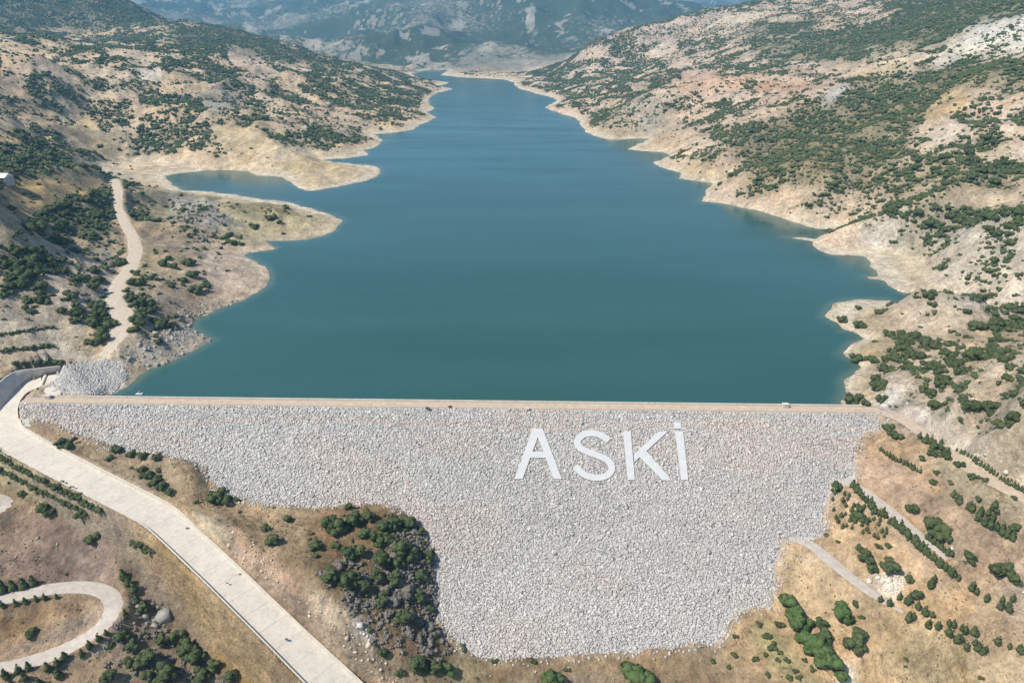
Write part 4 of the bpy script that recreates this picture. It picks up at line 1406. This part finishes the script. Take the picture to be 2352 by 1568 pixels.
hand([(285,1470,40),(306,1490,36),(340,1522,50),(432,1500,56),(452,1520,50),(384,1560,56),(493,1535,34),(255,1562,40),(343,1560,36),(533,1562,40),(374,1476,34),(330,1402,30),(410,1470,36),(300,1530,34),(465,1560,40)], 'tree',
     'bushy dark tree in grove below the hairpin', 'grove below the hairpin bend')
hand([(285,1328,24),(296,1344,26),(309,1358,26),(316,1384,26),(290,1416,20)], 'conifer', 'young conifer outside the hairpin bend', 'conifers round the hairpin bend', 'young_conifer', 'conifer')
hand([(7,1394,17),(37,1389,16),(59,1384,16),(83,1380,16),(104,1377,16),(131,1374,14)], 'conifer', 'little conifer in row inside the hairpin road', 'conifer row inside the hairpin', 'young_conifer', 'conifer')
hand([(8,1358,30),(32,1355,28),(56,1350,28),(78,1343,26)], 'conifer', 'dark conifer in row above the hairpin', 'conifer row above the hairpin', 'young_conifer', 'conifer')
hand([(245,1458,16),(228,1472,20),(207,1488,22),(190,1506,20),(150,1513,22),(133,1530,24),(112,1541,24),(68,1538,22),(44,1545,22),(14,1556,26),(58,1564,24),(136,1556,26),(30,1580,26),(90,1572,22)], 'conifer',
     'young conifer below the hairpin', 'conifers below the hairpin', 'young_conifer', 'conifer')


def rows(pts, base=(1555.6, 1035), sc=.3398):
    return [(base[0] + a * sc, base[1] + b * sc) for a, b in pts]


def along(pts, gap, w, jit=2.0):
    p = resample(np.array(pts, float), gap)
    return [(a + random.uniform(-jit, jit), b + random.uniform(-jit, jit), w * random.uniform(.75, 1.25)) for a, b in p]


CN1 = 'conifer'
hand(along(rows([(1370, 0), (1450, 55), (1540, 95), (1640, 150)]), 9, 12, 1), CN1, 'sapling in tight row atop the red slope', 'tight sapling row on the red slope', 'young_conifer', 'conifer')
hand(along(rows([(1890, 0), (1970, 40), (2060, 105), (2160, 175), (2240, 230), (2343, 280)]), 9, 12, 1), CN1, 'small conifer lining the upper road', 'conifers lining the upper road', 'young_conifer', 'conifer')
hand(along(rows([(1740, 20), (1830, 40)]), 10, 24, 3), 'shrub', 'green bush beside the upper road', 'bushes beside the upper road', 'bush', 'bush')
hand([(a, b, w) for (a, b), w in zip(rows([(1900,100),(2000,185),(2080,205),(2280,325),(1720,30),(1650,60),(1480,-90),(1420,-150),(1450,-110)]), (24,22,18,16,22,20,24,26,22))], 'shrub', 'dark bush downhill of the upper road', 'bushes below the upper road', 'bush', 'bush')
hand(along(rows([(1640, -75), (1700, -40), (1760, 0), (1830, 30)]), 12, 20, 3), 'conifer', 'conifer in clump below the upper road', 'conifer clump below the upper road', 'young_conifer', 'conifer')
hand([(a, b, w) for (a, b), w in zip(rows([(1860,310),(1885,335),(1905,355),(1970,395),(1990,412),(2040,435),(2030,465),(2075,500),(2110,520),(2150,535),(2190,560),(2225,580),(2260,600),(2130,465),(2100,430),(2140,390)]),
     (18,18,20,22,20,22,22,22,24,22,24,22,22,20,18,22))], 'conifer', 'conifer in staggered row high at right', 'staggered conifer row high on the right', 'young_conifer', 'conifer')
hand(along(rows([(1180, 240), (1260, 330), (1340, 420), (1440, 480), (1530, 560), (1620, 640), (1700, 710), (1790, 790), (1900, 870)]), 10, 18, 2.5), 'conifer', 'conifer in long row by the middle road', 'long conifer row by the middle road', 'young_conifer', 'conifer')
hand(along(rows([(1560, 590), (1650, 680), (1740, 745), (1850, 830)]), 16, 16, 3), 'conifer', 'conifer just downhill of the long row', 'second conifer row by the middle road', 'young_conifer', 'conifer')
hand(along(rows([(1680, 590), (1740, 630), (1790, 670), (1850, 715)]), 11, 16, 2), 'conifer', 'conifer between middle road and pale scar', 'conifers between road and pale scar', 'young_conifer', 'conifer')
hand([(a, b, 17 + (i % 3) * 3) for i, (a, b) in enumerate(rows([(1370,1015),(1430,1045),(1560,1030),(1500,1000),(1620,1070),(1670,1105),(1720,1125),(1590,1135),(1560,1145),(1700,1175),(1690,1190),(1760,1205),(1830,1180),(1860,1190),(1830,1245),(1920,1215),
      (1940,1230),(2000,1240),(2020,1250),(1910,1285),(1885,1290),(2010,1310),(1950,1340),(2030,1345),(2080,1355),(2060,1370),(2160,1305),(2240,1335),(2310,1355),(2330,1370),(2020,970),(2090,1010),(1990,945),(2190,1020),(2180,1065),(2230,1075),(2265,1010),(1730,890),(1710,920)]))],
     'conifer', 'conifer in scattered planting low at right', 'scattered double row of conifers low on the right', 'young_conifer', 'conifer')
cl_pts = []
cp = rows([(1030, 215), (1120, 230), (1230, 330), (1440, 500), (1400, 600), (1300, 590), (1180, 540), (1080, 520), (1030, 400)])
while len(cl_pts) < 46:
    a, b = random.uniform(1895, 2050), random.uniform(1100, 1250)
    if in_poly(np.array([a]), np.array([b]), cp)[0] and all((a - q[0]) ** 2 + (b - q[1]) ** 2 > 60 for q in cl_pts):
        cl_pts.append((a, b, random.uniform(9, 13)))
hand(cl_pts, 'conifer', 'tiny sapling in plot beside the stone face', 'saplings in the plot by the stone face', 'young_conifer', 'conifer')
hand([(a, b, w) for (a, b), w in zip(rows([(1210,440),(1240,400),(1190,470),(1260,470),(1420,640),(1360,650),(1000,570),(1090,620),(390,1255),(380,1380),(240,1430),(350,1465),(520,1415),(600,1260),(640,1330),(600,1385),(680,1415),(745,1425),(795,1490),(820,1535),(750,1530),(610,1520),(550,1175),(690,1180),(1550,1410),(1545,1460),(2050,1535),(700,1370),(860,1420),(910,1480)]),
     (30,26,24,24,18,14,14,12,14,18,16,12,18,24,26,16,14,18,16,16,18,14,16,20,12,10,14,16,14,16))], 'shrub', 'small bush on brown ground below right foot', 'bushes low right of the dam', 'bush', 'bush')
# hedge lines left of the chute
hand(along([(-10, 1044), (60, 1085), (120, 1115), (180, 1145), (232, 1175)], 11, 22, 2), 'shrub', 'bush in hedge line nearest the chute', 'upper hedge line left of the chute', 'bush', 'bush')
hand(along([(-10, 1075), (60, 1110), (120, 1142), (200, 1180)], 13, 20, 2), 'shrub', 'bush in the second hedge line left of the chute', 'lower hedge line left of the chute', 'bush', 'bush')
hand(along([(42, 838), (90, 836), (140, 833)], 11, 20, 2), 'shrub', 'bush in the hedge above the curved retaining wall', 'hedge above the retaining wall', 'bush', 'bush')
hand(along([(5, 806), (60, 801), (120, 797)], 12, 15, 2), 'shrub', 'bush in row on the lower terrace', 'bush row on the lower terrace', 'bush', 'bush')
hand(along([(0, 768), (60, 762), (120, 752)], 14, 12, 2), 'shrub', 'bush in row on the upper terrace', 'bush row on the upper terrace', 'bush', 'bush')
hand([(145, 1016, 24), (158, 1026, 24), (140, 1030, 18), (168, 1010, 14), (131, 1020, 14)], 'shrub', 'bush in clump by head of chute', 'bushes at the head of the chute', 'bush', 'bush')
hand([(269, 1034, 26), (300, 1046, 26), (330, 1050, 28), (362, 1052, 22)], 'shrub', 'dark bush against left edge of stone face', 'bushes against the stone face', 'bush', 'bush')
hand([(330, 1080, 26), (345, 1092, 28), (360, 1105, 30), (375, 1118, 30), (390, 1130, 26), (350, 1112, 22), (325, 1095, 20)], 'shrub', 'green bush in thicket right of the chute', 'thicket right of the chute', 'bush', 'bush')
# right shore
hand([(1972,710,18,'dark bush alone on the straw point across the inlet'),(1935,738,26,'bush at the water side of the straw point'),(1975,752,30,'bush at the neck of the straw point'),(2008,786,14,'little bush on the second shore lobe'),
      (1970,830,34,'grey green bush at the water edge between two shore lobes'),(2008,832,30,'bush beside the grey green one between two shore lobes'),(1960,924,44,'large grey green bush at the water edge by the right end of the dam'),
      (1988,928,22,'dark bush beside the large one at the right end of the dam'),(2024,920,26,'dark bush by the start of the upper road'),(2014,890,36,'pale green bush in the hollow of the last shore lobe'),(2008,872,28,'pale bush above the one in the hollow of the last shore lobe')],
     'shrub', '', 'bushes on the right shore by the dam', 'bush', 'bush')
hand([(1033, 935, 10), (983, 939, 10)], 'shrub', 'tiny dark bush on the downstream edge of the dam crest', 'bushes on the dam crest', 'bush', 'bush')
hand([(917, 920, 6)], 'shrub', 'tiny bush on the upstream edge of the dam crest', 'bushes on the dam crest', 'bush', 'bush')
# left bank
hand([(70,530,60),(45,536,30)], 'shrub', 'wide dark bush left of the tan hill thicket', 'bushes on the tan hill', 'bush', 'bush')
hand([(622,505,24,'dark bush alone on the flat point of the left shore'),(583,524,22,'dark bush left of the lone one on the flat point'),(652,538,10,'little bush near the water on the flat point')], 'shrub', '', 'bushes on the flat point', 'bush', 'bush')
hand([(133,558,40),(110,600,44),(75,610,50),(70,640,46),(95,660,36),(130,560,30),(148,600,26),(60,655,40),(216,660,26),(140,715,24),(175,740,24),(205,790,22),(100,690,34),(40,620,30),(20,660,34),(5,680,24)], 'shrub',
     'large bush on slope left of dirt road', 'large bushes left of the dirt road', 'bush', 'bush')
hand([(374,610,28),(400,615,24),(432,607,34),(455,670,36),(475,655,18),(385,595,18),(440,635,30),(350,640,22)], 'shrub', 'dark bush on shore right of dirt road', 'bushes right of the dirt road', 'bush', 'bush')

hp = hit([h[0] for h in HAND], [h[1] for h in HAND])
for (u, v, w, kind, label, group, name, cat), p in zip(HAND, hp):
    if group == 'bushes on the dam crest':
        p = at_z(u, v, CREST)
    wm = w * mpp(p) * (.85 if kind == 'conifer' else 1.0)
    plant(kind, p, wm, label, group, name, cat)

# scattered scrub: expected count per cell from the density map
dS = S1[1] - S1[0]; dQ = Q1[1] - Q1[0]
area = (Y * dS) * (Y * dQ)
Uc, Vc = project(X, Y, H)
vis = (Uc > -90) & (Uc < 2440) & (Vc > -40) & (Vc < 1640) & (Y < 2600) & (H > 1.0 - 1e3)
dens = vegd * np.where(Y < 330, .055, np.where(Y < 700, .082, .074)) * vis
dens = np.where((Y < 1e9) & (lsd < 1.0), 0, dens)
lam = dens * area
cnt = rng.poisson(lam[:-1, :-1])
ii, jj = np.nonzero(cnt)
ii = np.repeat(ii, cnt[ii, jj]); jj = np.repeat(jj, cnt[np.nonzero(cnt)])
fs = jj + rng.random(len(ii)); fq = ii + rng.random(len(ii))
py = np.exp(Q1[0] + fq * dQ); px_ = (S1[0] + fs * dS) * py
pz_ = sampleH(px_, py)
vloc = vegd[ii, jj]
big = vnoise(px_ / 30, py / 30, 301)
siz = rng.gamma(3.2, .3, len(ii)) * np.where(py < 330, 2.0, 3.15) * (0.8 + .5 * big) * np.where(vloc > .9, 1.15, .9)
kn = np.array([(930,1180),(995,1240),(1012,1330),(1005,1430),(1050,1510),(1000,1530),(860,1480),(800,1400),(720,1320),(780,1280),(880,1300)])
uu, vv = project(px_, py, pz_)
isgrey = in_poly(uu, vv, kn) & (rng.random(len(uu)) < .88)
isgrey |= (in_poly(uu, vv, np.array([(240,1210),(440,1400),(600,1600),(200,1600),(300,1400)])) & (rng.random(len(uu)) < .5))
upb = (py < 330) & (px_ > 100) & in_poly(uu, vv, np.array([(1990,690),(2600,690),(2600,1300),(2352,1125),(2240,1040),(2080,925),(2036,885)]))
siz = np.where(upb, siz * 1.3, siz)
siz = np.clip(siz, .8, 9)
depth = py * CP - (pz_ - CAMZ) * SP
pxw = siz / depth * FPX
inside = (uu > 5) & (uu < 2347) & (vv > 5) & (vv < 1560)
order = np.argsort(-(pxw * inside))
AREAS = [
 ([(1990,690),(2600,690),(2600,1300),(2352,1140),(2230,1000),(2080,925),(2036,885),(1990,800)], 'on pink slope by the dam'),
 ([(700,1150),(1010,1150),(1060,1560),(880,1560),(700,1320)], 'on the wooded knoll'),
 ([(30,950),(480,1060),(740,1168),(720,1330),(900,1570),(760,1570),(560,1320),(430,1180),(100,1010)], 'between chute and stone face'),
 ([(-100,1040),(300,1195),(700,1600),(-100,1600)], 'left of the chute'),
 ([(1095,1500),(1650,1480),(1960,1000),(2500,1250),(2500,1700),(1095,1700)], 'right of the stone face'),
 ([(-100,400),(270,400),(300,560),(240,830),(-100,850)], 'left of the dirt road'),
 ([(270,400),(800,480),(640,660),(490,800),(250,905),(240,800),(300,560)], 'right of the dirt road'),
 ([(1990,480),(2600,440),(2600,700),(2150,712),(1990,640)], 'on pale slope across inlet'),
 ([(1300,-50),(2600,-50),(2600,480),(1900,540),(1500,380),(1300,250)], 'high on the right bank'),
]
single = order[:300]
for i in single:
    w_ = 'beyond the left inlet'
    for poly, txt in AREAS:
        if in_poly(uu[i:i + 1], vv[i:i + 1], poly)[0]:
            w_ = txt; break
    kd = 'grey' if isgrey[i] else 'shrub'
    sz_ = 'large' if siz[i] > 5.5 else 'medium' if siz[i] > 3.8 else 'small'
    plant(kd, (px_[i], py[i], pz_[i]), siz[i], f"{sz_} {'grey' if kd == 'grey' else 'green'} shrub {w_}", 'shrubs ' + w_, 'shrub', 'shrub')
rest = order[300:]

# the many others: instanced on points
src = bpy.data.collections.new('scrub_kinds')
far_me = [crown_mesh('scrub', M['leaf'], 'far', 90 + k) for k in range(4)]
grey_me = [crown_mesh('scrub', M['leaf_grey'], 'far', 95 + k) for k in range(3)]


def scatter(name, idx, meshes, label):
    coll = bpy.data.collections.new(name + '_kinds')
    for k, mm_ in enumerate(meshes):
        coll.objects.link(bpy.data.objects.new('scrub', mm_))
    pts = np.stack([px_[idx], py[idx], pz_[idx] - .05 * siz[idx]], -1)
    me = bpy.data.meshes.new(name); me.vertices.add(len(pts)); me.vertices.foreach_set('co', pts.astype(np.float32).ravel())
    a = me.attributes.new('size', 'FLOAT', 'POINT'); a.data.foreach_set('value', (siz[idx] / 1.4).astype(np.float32))
    o = put(name, me, kind='stuff', label=label, category='scrub')
    ng = bpy.data.node_groups.new(name, 'GeometryNodeTree')
    ng.interface.new_socket('Geometry', in_out='INPUT', socket_type='NodeSocketGeometry')
    ng.interface.new_socket('Geometry', in_out='OUTPUT', socket_type='NodeSocketGeometry')
    N = ng.nodes; Lk = ng.links
    gi = N.new('NodeGroupInput'); go = N.new('NodeGroupOutput')
    ip = N.new('GeometryNodeInstanceOnPoints'); ci = N.new('GeometryNodeCollectionInfo')
    ci.inputs['Collection'].default_value = coll; ci.inputs['Separate Children'].default_value = True; ci.inputs['Reset Children'].default_value = True
    ip.inputs['Pick Instance'].default_value = True
    at_ = N.new('GeometryNodeInputNamedAttribute'); at_.data_type = 'FLOAT'; at_.inputs['Name'].default_value = 'size'
    rr = N.new('FunctionNodeRandomValue'); rr.data_type = 'FLOAT_VECTOR'
    rr.inputs[0].default_value = (-.1, -.1, 0); rr.inputs[1].default_value = (.1, .1, 6.283)
    m2p = N.new('GeometryNodeMeshToPoints')
    Lk.new(gi.outputs[0], m2p.inputs[0]); Lk.new(m2p.outputs[0], ip.inputs['Points'])
    Lk.new(ci.outputs[0], ip.inputs['Instance']); Lk.new(at_.outputs['Attribute'], ip.inputs['Scale']); Lk.new(rr.outputs[0], ip.inputs['Rotation'])
    Lk.new(ip.outputs[0], go.inputs[0])
    md = o.modifiers.new('scatter', 'NODES'); md.node_group = ng
    return o


mt = (Y < 330) & (vegd > .005) & vis
lamt = np.where(mt, .11, 0) * area
lamt *= np.clip(fbm(X / 8, Y / 8, 3, 401) * 3 - 1, 0, 2)
tmp = lamt[mf]; tmp[fsd < 1] = 0; tmp[top] = 0; lamt[mf] = tmp
ct = rng.poisson(lamt[:-1, :-1]); ti, tj = np.nonzero(ct); kk = ct[ti, tj]; ti = np.repeat(ti, kk); tj = np.repeat(tj, kk)
ty = np.exp(Q1[0] + (ti + rng.random(len(ti))) * dQ); tx = (S1[0] + (tj + rng.random(len(ti))) * dS) * ty
n0 = len(px_)
px_ = np.r_[px_, tx]; py = np.r_[py, ty]; pz_ = np.r_[pz_, sampleH(tx, ty)]; siz = np.r_[siz, rng.uniform(.35, 1.0, len(tx))]; isgrey = np.r_[isgrey, np.zeros(len(tx), bool)]
tuf = np.arange(n0, n0 + len(tx))
for poly, cnt_, s0, s1 in ((kn, 330, 1.3, 2.8), (np.array([(930,1185),(985,1230),(1000,1300),(1008,1410),(940,1420),(900,1300)]), 260, 1.4, 2.8),
                          (np.array([(300,1370),(370,1380),(420,1470),(520,1568),(330,1568),(240,1480)]), 130, 1.2, 2.6)):
    a_ = rng.uniform(poly[:, 0].min(), poly[:, 0].max(), cnt_ * 3); b_ = rng.uniform(poly[:, 1].min(), poly[:, 1].max(), cnt_ * 3)
    q_ = in_poly(a_, b_, poly); a_, b_ = a_[q_][:cnt_], b_[q_][:cnt_]
    hh_ = hit(a_, b_); n0 = len(px_)
    px_ = np.r_[px_, hh_[:, 0]]; py = np.r_[py, hh_[:, 1]]; pz_ = np.r_[pz_, hh_[:, 2]]; siz = np.r_[siz, rng.uniform(s0, s1, len(a_))]
    isgrey = np.r_[isgrey, rng.random(len(a_)) < .85]
    rest = np.r_[rest, np.arange(n0, len(px_))]
rl = rest[(px_[rest] < 0) & ~isgrey[rest]]; rr_ = rest[(px_[rest] >= 0) & ~isgrey[rest]]; rg_ = rest[isgrey[rest]]
scatter('scrub', rl, far_me, 'dark evergreen scrub spread over the slopes left of the reservoir')
scatter('scrub', rr_, far_me, 'dark evergreen scrub spread over the slopes right of the reservoir')
scatter('scrub', rg_, grey_me, 'grey leafless scrub covering the knoll and the gully by the chute')
tuft_me = [crown_mesh('tuft', M['leaf_olive'], 'far', 120 + k) for k in range(3)]
scatter('tufts', tuf, tuft_me, 'small dry tufts and seedlings dotted over the ground below the dam')
print('scatter', len(rest), 'tufts', len(tuf), 'hand', len(HAND))

# every plant that shares its words with others gets its place among them
ORD = 'first second third fourth fifth sixth seventh eighth ninth tenth eleventh twelfth thirteenth fourteenth fifteenth sixteenth seventeenth eighteenth nineteenth twentieth'.split()
ORD += ['twenty-' + o for o in ORD[:9]] + ['thirtieth'] + ['thirty-' + o for o in ORD[:9]] + ['fortieth'] + ['forty-' + o for o in ORD[:9]]
byl = {}
for t, p in labelled:
    uu_, vv_ = project(p[0], p[1], p[2])
    byl.setdefault(t['label'], []).append((float(uu_), float(vv_), t))
for lab, its in byl.items():
    if len(its) < 2:
        continue
    us = np.array([i[0] for i in its]); vs = np.array([i[1] for i in its])
    isrow = any(w in lab for w in (' row', 'hedge', 'lining', 'file'))
    nb = 1 if (isrow or len(its) <= 5) else int(math.ceil(len(its) / 6))
    its.sort(key=lambda i: i[1])
    bands = [its[k * len(its) // nb:(k + 1) * len(its) // nb] for k in range(nb)]
    for k, b in enumerate(bands):
        b.sort(key=lambda i: i[0])
        for q, it in enumerate(b):
            tail = f"{ORD[q]} from left"
            if nb > 1:
                tail += f", {ORD[k]} tier down"
            it[2]['label'] = f"{lab}, {tail}"

# ---------------------------------------------------------------- small things on the crest and the bank
def small_box(u, v, z, w, d, h, name, label, cat, m):
    p = at_z(u, v, z)
    t = thing(name, label, cat, tuple(p))
    t.rotation_euler = (0, 0, math.atan2(CD[1], CD[0]))
    bv, bf = box(-w / 2, w / 2, -d / 2, d / 2, -.1, h)
    put('body', newmesh('body', bv, bf, m), t)
    bv, bf = box(-w / 2 - .12, w / 2 + .12, -d / 2 - .12, d / 2 + .12, h + .003, h + .18)
    put('lid', newmesh('lid', bv, bf, M['concrete']), t)
    bv, bf = box(-w * .2, w * .2, -d / 2 - .05, -d / 2 - .004, .1, h * .8)
    put('door', newmesh('door', bv, bf, M['wall']), t)
    return t


small_box(1803, 935, CREST, 2.6, 1.6, 1.7, 'gauge_hut', 'small white gauge hut on the upstream edge of the dam crest near its right end', 'hut', M['white'])
small_box(112, 915, CREST, 2.2, 1.6, 1.6, 'control_cabinet', 'grey control cabinet at the left end of the dam crest by the weir', 'cabinet', M['wall'])
small_box(1212, 941, CREST, 1.2, .8, .8, 'marker_block', 'tiny white marker block on the downstream edge of the crest above the letters', 'marker', M['white'])
# raft by the upstream face
p = at_z(320, 905, 0.0)
raft = thing('float', 'small pale float on the water close to the left end of the dam', 'float', tuple(p))
bv, bf = box(-1.6, 1.6, -.8, .8, -.2, .35); put('hull', newmesh('hull', bv, bf, M['white']), raft)
bv, bf = box(-.15, .15, -.15, .15, .355, 1.6); put('post', newmesh('post', bv, bf, M['white']), raft)
# pale shed at the left edge
p = hit([2], [418])[0]
shed = thing('shed', 'white roofed shed among trees at the left edge of the picture', 'shed', tuple(p))
bv, bf = box(-9, 7, -5, 5, -3, 4); put('wall', newmesh('wall', bv, bf, M['wall']), shed)
v = [(-9.6, -5.6, 4.01), (7.6, -5.6, 4.01), (7.6, 5.6, 4.01), (-9.6, 5.6, 4.01), (-9.6, 0, 6.6), (7.6, 0, 6.6)]
put('roof', newmesh('roof', v, [(0, 1, 5, 4), (2, 3, 4, 5), (0, 4, 3), (1, 2, 5), (3, 2, 1, 0)], M['roof']), shed)

# ---------------------------------------------------------------- air
HAZE = 1.02e-4
hv, hf_ = box(-21000, 21000, -400, 15600, -95, float(max(H.max() + 60, CAMZ + 60)))
hm = bpy.data.materials.new('haze'); hm.use_nodes = True
hn = hm.node_tree.nodes; hl = hm.node_tree.links
hn.clear()
ho = hn.new('ShaderNodeOutputMaterial'); pvv = hn.new('ShaderNodeVolumePrincipled')
pvv.inputs['Color'].default_value = (.26, .63, 1.0, 1)
pvv.inputs['Density'].default_value = HAZE
pvv.inputs['Anisotropy'].default_value = 0.2
hl.new(pvv.outputs[0], ho.inputs['Volume'])
put('haze', newmesh('haze', hv, hf_, hm), kind='stuff')
